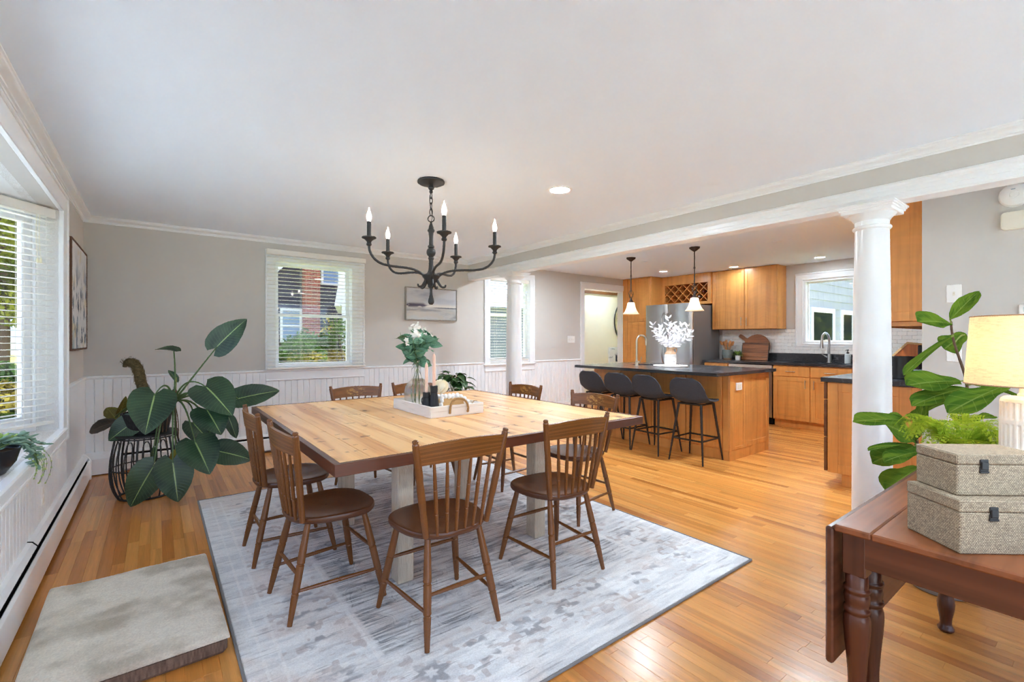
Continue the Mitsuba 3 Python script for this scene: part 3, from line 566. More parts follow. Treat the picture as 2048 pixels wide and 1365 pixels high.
# ---- chairs
def f_crest(p, n, uv):
    q = dr.sqrt(dr.square((uv.x - .5) * 3.2) + dr.square((uv.y - .5) * 1.5))
    st = smoothstep(.75, .45, q) * smoothstep(.5, .62, noise(uv.x * 26, uv.y * 7, 3) + .12)
    g = fbm(uv.x * 6, uv.y * 26, p.z, 3)
    c = mix(S(126, 77, 31), S(96, 56, 21), smoothstep(.3, .8, g))
    return mix(c, mix(S(74, 38, 18), S(196, 146, 70), noise(uv.x * 34, uv.y * 11, 8)), .75 * st)
mat('crest_wood', proc(f_crest), .28, spec=.5, coat=.5, coat_gloss=.9)
def turned(a, b, prof, grooves, n=12, k=26):
    """a bamboo-turned stick from a to b: prof = radii along it, grooves = fractions where a ring is cut"""
    t = np.unique(np.r_[np.linspace(0, 1, k), [g + d for g in grooves for d in (-.012, -.004, .004, .012)]]); t = t[(t >= 0) & (t <= 1)]
    r = np.interp(t, np.linspace(0, 1, len(prof)), prof)
    for g in grooves: r = r * np.where(np.abs(t - g) < .006, .84, 1.0) * np.where((np.abs(t - g) >= .006) & (np.abs(t - g) < .02), 1.05, 1)
    a, b = V3(a), V3(b)
    return tube(a + (b - a) * t[:, None], r, n)
def seat_mesh():
    n = 56; th = np.arange(n) * 2 * PI / n
    cx, sx = np.cos(th), np.sin(th)
    e = 2.6; r = (np.abs(cx) ** e + np.abs(sx) ** e) ** (-1 / e)
    y0 = .205 * r * sx; w = .208 + .022 * np.clip(y0 / .2, -1, 1); x0 = w * r * cx; y0 = y0 + .008
    rings = [(0, .441), (.25, .4405), (.5, .4412), (.72, .4445), (.86, .4490), (.95, .4508), (.985, .4485), (1.0, .443), (1.0, .430), (.975, .421), (.93, .417), (.5, .416), (0, .416)]
    v = []
    for s, z in rings:
        zz = z - (.004 * np.clip(-y0 / .2, 0, 1) if z > .43 else 0)
        v.append(np.stack([x0 * s, y0 * s, zz + 0 * x0], 1))
    v = np.vstack(v); k = len(rings)
    i, j = np.meshgrid(np.arange(k - 1), np.arange(n), indexing='ij'); i, j = i.ravel(), j.ravel(); j2 = (j + 1) % n
    q = np.stack([i * n + j, (i + 1) * n + j, (i + 1) * n + j2, i * n + j2], 1)
    return tm(v, np.vstack([q[:, [0, 1, 2]], q[:, [0, 2, 3]]]))
def make_chair(label, where):
    t = thing('dining_chair', label, 'chair', 'spindle-back dining chairs round the table')
    obj('seat', seat_mesh(), 'seat_wood', t, smooth=40)
    P = {}
    for s in (-1, 1):
        pb, pt = V3([s * .152, -.160, .436]), V3([s * .226, -.212, .862])
        tt = np.r_[np.linspace(0, .955, 24), .965, .972, .98, .99, .997, 1.0]
        rr = np.r_[np.interp(np.linspace(0, .955, 24), [0, .3, .6, .955], [.0125, .0155, .0165, .0145]), .0115, .0110, .0135, .0130, .009, .003]
        for g in (.27, .56): rr = rr * np.where(np.abs(tt - g) < .022, .9, 1)
        obj('back_post', tube(pb + (pt - pb) * tt[:, None], rr, 12), 'chair_wood', t)
        P[s] = (pb, pt)
    # crest rail between the posts, bowed back and arched on top
    nu, v, uvs = 17, [], []
    def crest(u, h, side):
        z0 = .752 + .006 * (1 - u * u); z1 = .832 + .016 * (1 - u ** 2)
        z = z0 + (z1 - z0) * h; s = (z - .436) / (.862 - .436)
        half = .152 + (.226 - .152) * s; y = -.160 - .052 * s - .030 * (1 - u * u) + side * .008
        return [u * (half - .004), y, z]
    us = np.linspace(-1, 1, nu)
    loop = [(0, 1), (.5, 1), (1, 1), (1, -1), (.5, -1), (0, -1)]
    for u in us:
        for h, s in loop: v.append(crest(u, h, s)); uvs.append(((u + 1) / 2 if s > 0 else 2.5, h))
    k = len(loop); f = []
    for i in range(nu - 1):
        for j in range(k):
            j2 = (j + 1) % k; a, b, c, d = i * k + j, (i + 1) * k + j, (i + 1) * k + j2, i * k + j2
            f += [(a, b, c), (a, c, d)]
    f += [(0, 1, 2), (0, 2, 3), (0, 3, 5), (3, 4, 5)] + [tuple((nu - 1) * k + q for q in r) for r in ((2, 1, 0), (3, 2, 0), (5, 3, 0), (5, 4, 3))]
    m = tm(v, f)
    if m.volume < 0: m = tm(v, np.array(f)[:, ::-1])
    obj('crest_rail', m, 'crest_wood', t, smooth=False, uv=np.array(uvs), label='curved crest rail with a stencilled leaf spray')
    for i in range(6):
        u = (i - 2.5) / 3.5
        a = V3([u * .150, -.168 - .018 * (1 - u * u), .436]); b = V3(crest(u * .98, .04, 0)) + [0, 0, .012]
        obj('spindle', turned(a, b, [.0062, .0082, .0092, .0078, .0058], (.3, .62), 8, 16), 'chair_wood', t)
    L = {}
    for s in (-1, 1):
        L[s, 0] = (V3([s * .128, -.128, .425]), V3([s * .178, -.222, .0]))
        L[s, 1] = (V3([s * .145, .128, .425]), V3([s * .214, .208, .0]))
    for k in L.values(): obj('leg', turned(k[0], k[1], [.0125, .0150, .0172, .0172, .0165, .0140, .0105], (.42, .70), 12), 'chair_wood', t)
    def on(k, z): a, b = L[k]; return a + (b - a) * (a[2] - z) / (a[2] - b[2])
    for a, b in ((on((-1, 0), .135), on((-1, 1), .135)), (on((1, 0), .135), on((1, 1), .135)), (on((-1, 0), .20), on((1, 0), .20)), (on((-1, 1), .24), on((1, 1), .24))):
        obj('stretcher', turned(a, b, [.0070, .0088, .0100, .0088, .0070], (.5,), 9, 14), 'chair_wood', t)
    for key in [k for k in scene if k.startswith(t + '__')]: scene[key]['to_world'] = where
    return t
CH = [(1.05, 1.935, 0, 'spindle-back wooden chair nearest the camera at the front of the table'),
      (1.79, 1.975, -1.5, 'spindle-back wooden chair with a dark seat at the front of the table, nearest the kitchen'),
      (.680, 2.425, -87, 'spindle-back wooden chair at the left side of the table, the one nearer the camera'),
      (.650, 3.10, -90, 'spindle-back wooden chair at the left side of the table, nearest the big leafy plant'),
      (2.47, 2.47, 93, 'spindle-back wooden chair at the kitchen side of the table, nearest the bar stools'),
      (2.49, 3.35, 90, 'spindle-back wooden chair at the kitchen side of the table, in front of the far column'),
      (1.42, 3.945, 180, 'spindle-back wooden chair at the far side of the table below the wide window'),
      (1.985, 3.945, 180, 'spindle-back wooden chair at the far side of the table, mostly hidden behind the glass jug')]
def cplace(x, y, deg, z=RZ): return at(x, y, z, deg)
ch0 = make_chair(CH[0][3], cplace(*CH[0][:3]))
for x, y, deg, l in CH[1:]: dup(ch0, l, cplace(x, y, deg))
# ---- tray on the table and what stands on it
mat('tray_white', proc(lambda p, n, uv: mix(S(236, 231, 222), S(214, 206, 194), smoothstep(.5, .8, fbm(p.x * 8, p.y * 8, p.z * 60, 3)))), .5)
mat('jute', proc(lambda p, n, uv: mix(S(192, 154, 106), S(140, 104, 64), noise(p.x * 300, p.y * 300, p.z * 300))), .9, spec=.1)
tx0, tx1, ty0, ty1 = 1.425, 1.84, 2.75, 3.35
tray = thing('serving_tray', 'whitewashed wooden tray with rope handles in the middle of the dining table', 'tray')
w = .014
obj('floor_board', cbox(tx0 + w, tx1 - w, ty0 + w, ty1 - w, TZ + .0012, TZ + .014, .001), 'tray_white', tray, smooth=False)
for m in (cbox(tx0, tx1, ty0, ty0 + w, TZ + .0012, TZ + .075, .002), cbox(tx0, tx1, ty1 - w, ty1, TZ + .0012, TZ + .075, .002), cbox(tx0, tx0 + w, ty0 + w, ty1 - w, TZ + .0012, TZ + .075, .002), cbox(tx1 - w, tx1, ty0 + w, ty1 - w, TZ + .0012, TZ + .075, .002)):
    obj('side_board', m, 'tray_white', tray, smooth=False)
def rope(pts, r, n=70, tw=26):
    p = spline(pts, n); t = np.gradient(p, axis=0); t /= np.linalg.norm(t, axis=1, keepdims=True)
    a = np.cross(t, [0, 1, .01]); a /= np.linalg.norm(a, axis=1, keepdims=True); b = np.cross(t, a); w = np.linspace(0, tw, n)
    return cat([tube(p + r * .55 * (np.cos(w + q)[:, None] * a + np.sin(w + q)[:, None] * b), r * .62, 6) for q in (0, 2.1, 4.2)])
for y, s in ((ty0, -1), (ty1, 1)):
    pts = [(1.562, y + s * .012, TZ + .028), (1.566, y + s * .012, TZ + .06), (1.585, y + s * .004, TZ + .10), (1.635, y, TZ + .117), (1.685, y + s * .004, TZ + .10), (1.704, y + s * .012, TZ + .06), (1.702, y + s * .012, TZ + .028)]
    obj('rope_handle', cat(rope(pts, .0068), ball(.009, pts[0], 1), ball(.009, pts[-1], 1)), 'jute', tray)
FZ = TZ + .0145
# glass jug
scene['material_clear_glass'] = {'type': 'dielectric', 'int_ior': 1.5}
jug = thing('glass_jug', 'round ribbed clear glass jug on the white tray', 'vase')
jp = [(.0, 0), (.07, 0), (.086, .008), (.094, .03), (.097, .075), (.096, .12), (.088, .155), (.068, .19), (.045, .212), (.030, .232), (.0265, .255), (.0262, .30), (.030, .306), (.0305, .322), (.027, .326)]
inn = [(.0235, .324), (.0235, .255), (.0265, .232), (.041, .212), (.064, .188), (.084, .153), (.092, .118), (.093, .075), (.090, .032), (.082, .012), (.0, .009)]
def ribs(a, z): return 1 + .022 * np.cos(a * 26)[None, :] * np.exp(-((z - .11) / .085) ** 4)[:, None]
def dense(prof, k):
    p = np.array(prof); d = np.r_[0, np.cumsum(np.linalg.norm(np.diff(p, axis=0), axis=1))]; s = np.linspace(0, d[-1], k)
    return np.stack([np.interp(s, d, p[:, 0]), np.interp(s, d, p[:, 1])], 1)
JX, JY = 1.55, 3.20
obj('bottle', lathe(np.vstack([dense(jp, 40), dense(inn, 34)]), 112, (JX, JY, FZ), flute=ribs), 'clear_glass', jug, smooth=True)
# leaves: shared builder
def leaf(L, W, nu=6, nv=10, fold=.2, droop=.3, shape='ovate', wave=0.0, tip=1.0, seed=0, back=0.0):
    """leaf along +y from the stalk at the origin, face up (+z): (mesh, uv); uv = (across -1..1, along 0..1)"""
    u = np.linspace(-1, 1, 2 * nu + 1); t = np.linspace(0, 1, nv + 1)
    if shape == 'heart': w = np.interp(t, [0, .03, .12, .25, .42, .65, .85, .95, 1], [.30, .62, .90, 1.0, .97, .76, .42, .18, .0])
    elif shape == 'fiddle': w = np.interp(t, [0, .06, .15, .3, .42, .6, .78, .9, .97, 1], [.02, .28, .46, .55, .62, .88, 1.0, .86, .5, .06])
    elif shape == 'long': w = np.interp(t, [0, .1, .3, .55, .8, .93, 1], [.05, .55, .92, 1.0, .7, .32, .0])
    else: w = np.interp(t, [0, .08, .25, .45, .7, .9, 1], [.03, .45, .9, 1.0, .72, .3, .0])
    U, Tt = np.meshgrid(u, t, indexing='ij'); X = U * w[None, :] * W / 2
    y = Tt * L
    if shape == 'heart': y = y - back * L * np.abs(U) ** 1.2 * np.clip(1 - Tt / .35, 0, 1) * (1 - .9 * (np.abs(U) > 2))
    z = fold * np.abs(X) + wave * W * np.sin(Tt * 9 + seed + 2 * np.sign(U)) * np.abs(U) ** 2
    ang = droop * Tt
    Y = y * np.cos(ang * .6) + 0; Z = z - y * np.sin(ang * .6) * 1.0
    v = np.stack([X, Y, Z], -1).reshape(-1, 3); n = nv + 1
    i, j = np.meshgrid(np.arange(2 * nu), np.arange(nv), indexing='ij'); a = (i * n + j).ravel()
    f = np.vstack([np.stack([a, a + n, a + n + 1], 1), np.stack([a, a + n + 1, a + 1], 1)])
    return tm(v, f), np.stack([U.ravel(), Tt.ravel()], 1)
def put(m, o, y, z): return mv(m, o, rot=frame(o, y, z))
def f_veins(green, dark, vein, k=9.0, strength=.5, under=None):
    def fn(p, n, uv):
        a = dr.abs(uv.x); mid = smoothstep(.07, .02, a)
        s = uv.y * k - a * 1.3; side = smoothstep(.36, .48, dr.abs(s - dr.floor(s) - .5))
        c = mix(green, dark, smoothstep(.2, .8, fbm(uv.x * 2 + 5, uv.y * 3, p.z * 3, 2)))
        return mix(mix(c, vein, strength * .5 * side), vein, strength * 1.6 * mid)
    return proc(fn)
mat('bouquet_leaf', f_veins(S(104, 148, 116), S(66, 108, 84), S(150, 180, 150), 6, .35), .45)
mat('stem_green', S(96, 122, 66), .6)
mat('petal_white', S(244, 242, 234), .7)
fl = thing('flower_bunch', 'bunch of white blossoms with bluish green leaves standing in the glass jug', 'flowers', None)
brng = np.random.default_rng(5)
mouth = V3([JX, JY, FZ + .325]); stems = []
tips = [(-.13, .02, 1.33), (-.04, .0, 1.37), (.04, -.02, 1.37), (.12, .0, 1.33), (.0, .07, 1.34), (-.08, -.08, 1.29), (.09, .07, 1.28), (.05, -.09, 1.25)]
for i, (a, b, z) in enumerate(tips):
    p = spline([(JX - .05 * a / .1 * .6, JY - .3 * b, FZ + .015), mouth + [a * .12, b * .12, 0], (JX + a * .55, JY + b * .6, 1.2), (JX + a, JY + b, z)], 14); stems.append(p)
    obj('stem', tube(p, np.linspace(.0022, .0014, 14), 5), 'stem_green', fl)
for i in range(84):
    p = stems[i % 8]; k = brng.uniform(.66, .99); q = p[int(k * 13)]; az = brng.uniform(0, 2 * PI); el = brng.uniform(-.35, .75)
    d = V3([math.cos(az) * math.cos(el), math.sin(az) * math.cos(el), math.sin(el)])
    m, uv = leaf(brng.uniform(.075, .115), brng.uniform(.048, .068), 3, 7, .22, .45, 'ovate')
    obj('leaf', put(m, q, d, V3([-.6, -.8, .45]) + brng.normal(0, .45, 3)), 'bouquet_leaf', fl, smooth=True, uv=uv)
def blossom(c, r):
    out = [ball(r * .22, c, 1)]
    for k in range(5):
        az = k * 2 * PI / 5; d = V3([math.cos(az), math.sin(az), .35])
        m, _ = leaf(r, r * .8, 2, 4, .15, .3, 'ovate'); out.append(put(m, c, d, [0, 0, 1]))
    return cat(out)
cl = []
for cx, cy, cz, n, s in ((-.045, -.03, 1.325, 12, .032), (-.015, -.02, 1.375, 9, .028), (-.085, -.03, 1.285, 4, .02), (.075, .0, 1.325, 6, .028), (-.03, -.035, 1.30, 7, .03)):
    for i in range(n):
        m = mv(blossom((0, 0, 0), .021), rot=frame([0, 0, 0], unit(brng.normal(0, 1, 3)), V3([-.55, -.75, .35]) + brng.normal(0, .3, 3)))
        obj('blossom', mv(m, V3([JX + cx, JY + cy, cz]) + brng.normal(0, s * .75, 3) * [1, .6, 1]), 'petal_white', fl, smooth=True)
# candle holders and candles
mat('matte_black', S(30, 31, 33), .55)
mat('candle_pink', S(238, 202, 182), .5)
for x, y, h, ct, l1, l2 in ((1.512, 2.868, .188, 1.185, 'taller flared black candle holder on the tray', 'taller pink taper candle in the black holder'), (1.474, 2.905, .142, 1.125, 'shorter black candle holder with a ring handle on the tray', 'shorter pink taper candle beside the jug')):
    t = thing('candle_holder', l1, 'candle holder')
    obj('body', lathe([(0, 0), (.042, 0), (.0425, .004), (.038, .02), (.027, h * .6), (.0225, h * .74), (.023, h * .76), (.0255, h * .78), (.0255, h - .002), (.024, h), (.0125, h), (.0125, h - .03), (0, h - .03)], 32, (x, y, FZ)), 'matte_black', t)
    if h < .15: obj('ring_handle', tube([(x - .026 + .016 * math.cos(a), y - .012, FZ + h * .62 + .022 * math.sin(a)) for a in np.linspace(0, 2 * PI, 20)[:-1]], .004, 6, closed=True), 'matte_black', t)
    c = thing('taper_candle', l2, 'candle'); z0 = FZ + h - .029
    obj('wax', lathe([(0, z0), (.0108, z0), (.0108, ct - .03), (.009, ct - .018), (.004, ct - .006), (0, ct - .004)], 18, (x, y, 0)), 'candle_pink', c)
    obj('wick', rod((x, y, ct - .006), (x + .002, y, ct + .006), .001, 5), 'petal_white', c)
# white ball of paper petals on a small stand
pb = thing('paper_flower_ball', 'cream ball of paper petals behind the candles on the tray', 'ornament')
bc = V3([1.72, 3.15, .922]); obj('stand', lathe([(0, 0), (.03, 0), (.03, .006), (.008, .012), (.007, bc[2] - .05 - FZ), (.012, bc[2] - .045 - FZ), (0, bc[2] - .045 - FZ)], 20, (bc[0], bc[1], FZ)), 'tray_white', pb)
sp = []
for i in range(170):
    z = 1 - 2 * (i + .5) / 170; a = i * 2.39996; d = V3([math.sqrt(1 - z * z) * math.cos(a), math.sqrt(1 - z * z) * math.sin(a), z])
    m, _ = leaf(.019, .017, 1, 3, .5, -.5, 'ovate'); sp.append(put(m, bc + d * .040, unit(np.cross(d, [.3, .5, .8]) * .5 + d * .75), d))
obj('core', ball(.041, bc, 2), 'petal_white', pb); stuff(obj('petals', cat(sp), 'petal_cream', pb, smooth=True))
mat('petal_cream', S(240, 230, 204), .8)
# small wooden riser, bead garland
mat('light_wood', proc(lambda p, n, uv: mix(S(222, 184, 130), S(190, 144, 88), fbm(p.x * 9, p.y * 60, p.z * 70, 3))), .55)
rs = thing('wooden_riser', 'small pale wooden block in the tray under the bead garland', 'block')
obj('block', cbox(1.60, 1.78, 2.915, 2.99, FZ, FZ + .078, .004), 'light_wood', rs, smooth=False)
gar = thing('bead_garland', 'garland of large white wooden beads with a jute tassel draped in the tray', 'garland')
mat('bead_white', proc(lambda p, n, uv: mix(S(240, 238, 234), S(206, 202, 198), smoothstep(.55, .75, fbm(p.x * 40, p.y * 40, p.z * 40, 3)))), .6)
s1 = [(1.52, 3.03, FZ + .017), (1.515, 3.01, FZ + .05), (1.545, 3.0, FZ + .085), (1.60, 2.975, FZ + .098), (1.66, 2.975, FZ + .097), (1.72, 2.97, FZ + .098), (1.77, 2.96, FZ + .094), (1.80, 2.955, FZ + .06), (1.815, 2.95, FZ + .02)]
s2 = [(1.535, 2.86, FZ + .017), (1.56, 2.88, FZ + .03), (1.585, 2.893, FZ + .065), (1.61, 2.925, FZ + .096), (1.66, 2.925, FZ + .096), (1.715, 2.92, FZ + .097), (1.765, 2.9, FZ + .085), (1.795, 2.88, FZ + .05), (1.80, 2.84, FZ + .02)]
bead = ball(.0155, (0, 0, 0), 2); bp = None; nb_ = 0
bead_ply = mikit.ply(bead, 'material_bead_white', smooth=True)
for s in (s1, s2):
    p = spline(s, 400); d = np.r_[0, np.cumsum(np.linalg.norm(np.diff(p, axis=0), axis=1))]
    for q in np.arange(0, d[-1], .0305):
        c = p[np.searchsorted(d, q)]; obj('bead', {**bead_ply, 'to_world': T().translate([float(x) for x in c])}, None, gar)
    obj('string', tube(p[::10], .0018, 5), 'jute', gar)
e = V3([1.87, 2.83, TZ + .004])
obj('tassel', cat(tube(spline([(1.80, 2.84, FZ + .03), (1.832, 2.835, TZ + .08), (1.856, 2.83, TZ + .06), (1.866, 2.83, TZ + .03)], 16), .003, 5), [tube(spline([e + [-.004, 0, .03], e + [.006 * math.cos(a), .010 * math.sin(a), .018], e + [.018 * math.cos(a) + .006, .02 * math.sin(a), .003]], 6), .0018, 4) for a in np.linspace(0, 2 * PI, 16)]), 'jute', gar)
# ---- leafy plant on a stand beyond the table
mat('dark_leaf', f_veins(S(58, 100, 44), S(32, 66, 30), S(120, 150, 90), 7, .3), .35)
mat('terracotta_grey', S(120, 116, 110), .7)
st = thing('plant_stand', 'small wooden plant stand beyond the table beside the back wall', 'plant stand')
px_, py_ = 2.78, 4.78
obj('top', lathe([(0, .40), (.15, .40), (.153, .404), (.153, .418), (.15, .422), (0, .422)], 32, (px_, py_, 0)), 'chair_wood', st)
for a in range(3): obj('leg', rod((px_ + .12 * math.cos(a * 2.09), py_ + .12 * math.sin(a * 2.09), .405), (px_ + .15 * math.cos(a * 2.09), py_ + .15 * math.sin(a * 2.09), 0), .012), 'chair_wood', st)
pp = thing('potted_plant', 'bushy dark green potted plant just beyond the far edge of the dining table', 'plant')
obj('pot', lathe([(0, .422), (.095, .422), (.10, .43), (.125, .62), (.13, .622), (.13, .645), (.118, .645), (.112, .61), (0, .605)], 32, (px_, py_, 0)), 'terracotta_grey', pp)
lrng = np.random.default_rng(21)
for i in range(64):
    az = lrng.uniform(0, 2 * PI); r = lrng.uniform(.02, .19); z = lrng.uniform(.70, .90) - .5 * r * r / .2
    o = V3([px_ + r * math.cos(az), py_ + r * math.sin(az), z]); el = lrng.uniform(-.5, .7)
    d = V3([math.cos(az) * math.cos(el), math.sin(az) * math.cos(el), math.sin(el)])
    m, uv = leaf(lrng.uniform(.11, .16), lrng.uniform(.075, .105), 3, 7, .3, .8, 'ovate', .03)
    obj('leaf', put(m, o, d, V3([0, 0, 1]) + .6 * V3([-math.cos(az), -math.sin(az), 0]) * 0), 'dark_leaf', pp, smooth=True, uv=uv)
    if i % 3 == 0: obj('stalk', tube(spline([(px_ + .03 * math.cos(az), py_ + .03 * math.sin(az), .61), (px_ + .5 * r * math.cos(az), py_ + .5 * r * math.sin(az), .5 * (.61 + z) + .03), o], 7), .0025, 5), 'stem_green', pp)
# ---- chandelier
ch = thing('chandelier', 'black iron five-arm chandelier with lit candle bulbs above the dining table', 'chandelier')
hx, hy = 1.60, 3.08
def bl(prof, n=28): return lathe(prof, n, (hx, hy, 0))
obj('canopy', bl([(.0, 2.352), (.012, 2.352), (.013, 2.36), (.010, 2.372), (.020, 2.38), (.022, 2.388), (.016, 2.398), (.03, 2.408), (.088, 2.418), (.098, 2.424), (.099, 2.432), (.094, 2.44)], 36), 'black_iron', ch)
def link(c, w, h, r, rz): return mv(tube([(w * math.cos(a), 0, h * math.sin(a)) for a in np.linspace(0, 2 * PI, 22)[:-1]], r, 6, closed=True), c, rotz=rz)
for i, z in enumerate((2.334, 2.296, 2.252, 2.212)): obj('chain_link', link((hx, hy, z), .011, .0265, .0032, .6 + 1.57 * i), 'black_iron', ch)
obj('cable', tube(spline([(hx, hy, 2.35), (hx - .012, hy, 2.29), (hx + .006, hy + .004, 2.22), (hx, hy, 2.14)], 16), .0025, 5), 'black_iron', ch)
obj('ring', mv(tube([(.023 * math.cos(a), 0, .023 * math.sin(a)) for a in np.linspace(0, 2 * PI, 26)[:-1]], .004, 8, closed=True), (hx, hy, 2.162), rotz=-.65), 'black_iron', ch)
obj('stem', bl([(.0, 1.66), (.02, 1.665), (.03, 1.69), (.045, 1.71), (.062, 1.735), (.066, 1.745), (.06, 1.752), (.038, 1.757), (.026, 1.768), (.018, 1.80), (.015, 1.845), (.016, 1.862), (.021, 1.868), (.021, 1.876), (.016, 1.882), (.03, 1.90), (.034, 1.917), (.03, 1.934), (.018, 1.948), (.024, 1.954), (.024, 1.962), (.016, 1.97), (.0145, 2.02), (.018, 2.06), (.026, 2.072), (.026, 2.08), (.018, 2.09), (.018, 2.10), (.012, 2.118), (.006, 2.136), (0, 2.137)]), 'black_iron', ch)
obj('finial', bl([(0, 1.533), (.012, 1.535), (.020, 1.545), (.022, 1.558), (.018, 1.578), (.011, 1.605), (.0085, 1.635), (.012, 1.655), (.022, 1.662), (.024, 1.672), (.018, 1.68), (0, 1.684)]), 'black_iron', ch)
mat('bulb_glass', S(255, 240, 220), .2)
er, ed = V3([math.cos(YAW), -math.sin(YAW), 0]), V3([math.sin(YAW), math.cos(YAW), 0])
for k in range(5):
    a = math.radians(2 + 72 * k); u = er * math.cos(a) + ed * math.sin(a); o = V3([hx, hy, 0])
    def P(r, z): return o + u * r + V3([0, 0, z])
    path = spline([P(.024, 1.715), P(.05, 1.738), P(.09, 1.763), P(.16, 1.782), P(.25, 1.786), P(.34, 1.790), P(.40, 1.806), P(.444, 1.843), P(.464, 1.892), P(.465, 1.912)], 34)
    arm = obj('arm', tube(path, .0085, 10), 'black_iron', ch)
    curl = spline([P(.03, 1.725), P(.05, 1.70), P(.066, 1.674), P(.086, 1.660), P(.104, 1.666), P(.104, 1.678)], 16)
    obj('scroll', tube(curl, np.linspace(.012, .006, 16), 8), 'black_iron', ch)
    c = P(.465, 0)
    obj('cup', lathe([(0, 1.906), (.012, 1.908), (.018, 1.914), (.018, 1.922), (.012, 1.928), (.018, 1.94), (.034, 1.954), (.046, 1.958), (.048, 1.963), (.044, 1.967), (.02, 1.968), (0, 1.968)], 24, c), 'black_iron', arm)
    obj('candle_sleeve', lathe([(.0135, 1.967), (.0135, 2.068), (.011, 2.070), (0, 2.070)], 16, c), 'black_iron', arm)
    kb = obj('bulb', lathe([(.009, 2.070), (.014, 2.080), (.0175, 2.096), (.0168, 2.112), (.012, 2.130), (.006, 2.148), (.0035, 2.160), (.001, 2.166)], 16, c), 'bulb_glass', arm)
    scene[kb]['emitter'] = emitter(*(BULB * V3([1.0, .86, .68])))
# ================================================================ kitchen
def f_stone(p, n, uv):
    w = fbm(p.x * 3.2 + 2 * fbm(p.x * 3, p.y * 3, p.z * 3, 3), p.y * 5.2, p.z * 6, 4)
    vein = smoothstep(.018, .004, dr.abs(w - .5)) * smoothstep(.35, .6, noise(p.x * 5, p.y * 5, 3)) + .5 * smoothstep(.01, .003, dr.abs(w - .58))
    sp = smoothstep(.72, .8, noise(p.x * 90, p.y * 90, p.z * 90))
    return mix(mix(S(30, 31, 34), S(52, 54, 58), fbm(p.x * 5, p.y * 5, p.z * 5, 3)), S(120, 122, 128), .35 * dr.clip(vein, 0, 1) + .12 * sp)
mat('black_stone', proc(f_stone), .13, spec=.5, coat=.5, coat_gloss=.95)
CT, CTH = .938, .034
def bface(face, plane, u0, u1, z0, z1, d0, d1, b=.002):
    """box on a cabinet face: u along the face, d outwards from the plane; face x- looks to -x, y- to -y, y+ to +y"""
    if face == 'x-': return cbox(plane - d1, plane - d0, u0, u1, z0, z1, b)
    if face == 'y-': return cbox(u0, u1, plane - d1, plane - d0, z0, z1, b)
    return cbox(u0, u1, plane + d0, plane + d1, z0, z1, b)
def shaker(face, plane, u0, u1, z0, z1, sw=.058, d0=.0, t=.020, rec=.008):
    B = lambda a, b, c, d, e0, e1, r=.0018: bface(face, plane, a, b, c, d, e0, e1, r)
    return cat(B(u0, u0 + sw, z0, z1, d0, d0 + t), B(u1 - sw, u1, z0, z1, d0, d0 + t), B(u0 + sw, u1 - sw, z1 - sw, z1, d0, d0 + t), B(u0 + sw, u1 - sw, z0, z0 + sw, d0, d0 + t), B(u0 + sw - .004, u1 - sw + .004, z0 + sw - .004, z1 - sw + .004, d0, d0 + t - rec, .001))
def ruv(m): return np.tile([[rng.random(), rng.random()]], (len(m.vertices), 1))
def wobj(name, m, k, parent, **kw): return obj(name, m, k, parent, smooth=False, uv=ruv(m), **kw)
def pull(face, plane, u, z, length, vertical, parent, d0=.02):
    h = length / 2
    pts = [(u, z - h), (u, z + h)] if vertical else [(u - h, z), (u + h, z)]
    def pt(q, d): return (plane - d, q[0], q[1]) if face == 'x-' else ((q[0], plane - d, q[1]) if face == 'y-' else (q[0], plane + d, q[1]))
    a, b = V3(pts[0]), V3(pts[1]); i0, i1 = a + (b - a) * .12, b + (a - b) * .12
    obj('handle', cat(rod(pt(a, d0 + .028), pt(b, d0 + .028), .006, 8), rod(pt(i0, d0 - .001), pt(i0, d0 + .028), .005, 8), rod(pt(i1, d0 - .001), pt(i1, d0 + .028), .005, 8)), 'brushed_nickel', parent, label='brushed metal bar handle')
# ---- island
isl = thing('kitchen_island', 'honey maple kitchen island cabinet with shaker panels under a black top', 'kitchen island')
IX0, IX1, IY0, IY1 = 4.79, 5.66, 2.53, 4.43
wobj('body', cat(cbox(IX0, IX1, IY0, IY1, .0, CT - CTH - .002, .002)), 'maple', isl)
for a, b in ((3.955, 4.41), (3.49, 3.945), (3.025, 3.48), (2.60, 3.015)):
    k = wobj('door', shaker('x-', IX0, a, b, .125, .885, .055), 'maple', isl)
    s = b - .035 if a in (3.49, 2.60) else a + .035
    obj('knob', mv(lathe([(.004, 0), (.004, .012), (.010, .016), (.011, .022), (.007, .026), (0, .026)], 14), (IX0 - .02, s, .84), rot=rotm([0, 1, 0], -PI / 2)), 'brushed_nickel', k)
wobj('base_skirt', cat(bface('y-', IY0, IX0 - .012, IX1, .0, .105, 0, .014), bface('x-', IX0, IY0, IY1, 0, .105, 0, .008)), 'maple', isl)
wobj('corner_post', cat(bface('x-', IX0, IY0 - .006, 2.59, .105, .90, 0, .014), bface('y-', IY0, IX0 - .012, 4.852, .105, .90, 0, .018)), 'maple', isl)
wobj('end_panel', shaker('y-', IY0, 4.852, 5.10, .105, .90, .032, t=.018), 'maple', isl)
wobj('end_panel', shaker('y-', IY0, 5.10, 5.66, .105, .90, .055, t=.018), 'maple', isl)
ot = thing('outlet', 'white wall outlet on the end panel of the kitchen island', 'outlet')
obj('plate', cbox(4.905, 5.025, IY0 - .023, IY0 - .0125, .735, .815, .002), 'plastic_white', ot, smooth=False)
obj('socket', cat(cbox(4.925, 4.958, IY0 - .025, IY0 - .0222, .75, .80, .002), cbox(4.972, 5.005, IY0 - .025, IY0 - .0222, .75, .80, .002)), 'plastic_cream', ot, smooth=False)
top = thing('island_countertop', 'polished black stone countertop on the kitchen island', 'countertop')
SX, SY, SR = 5.27, 3.95, .17
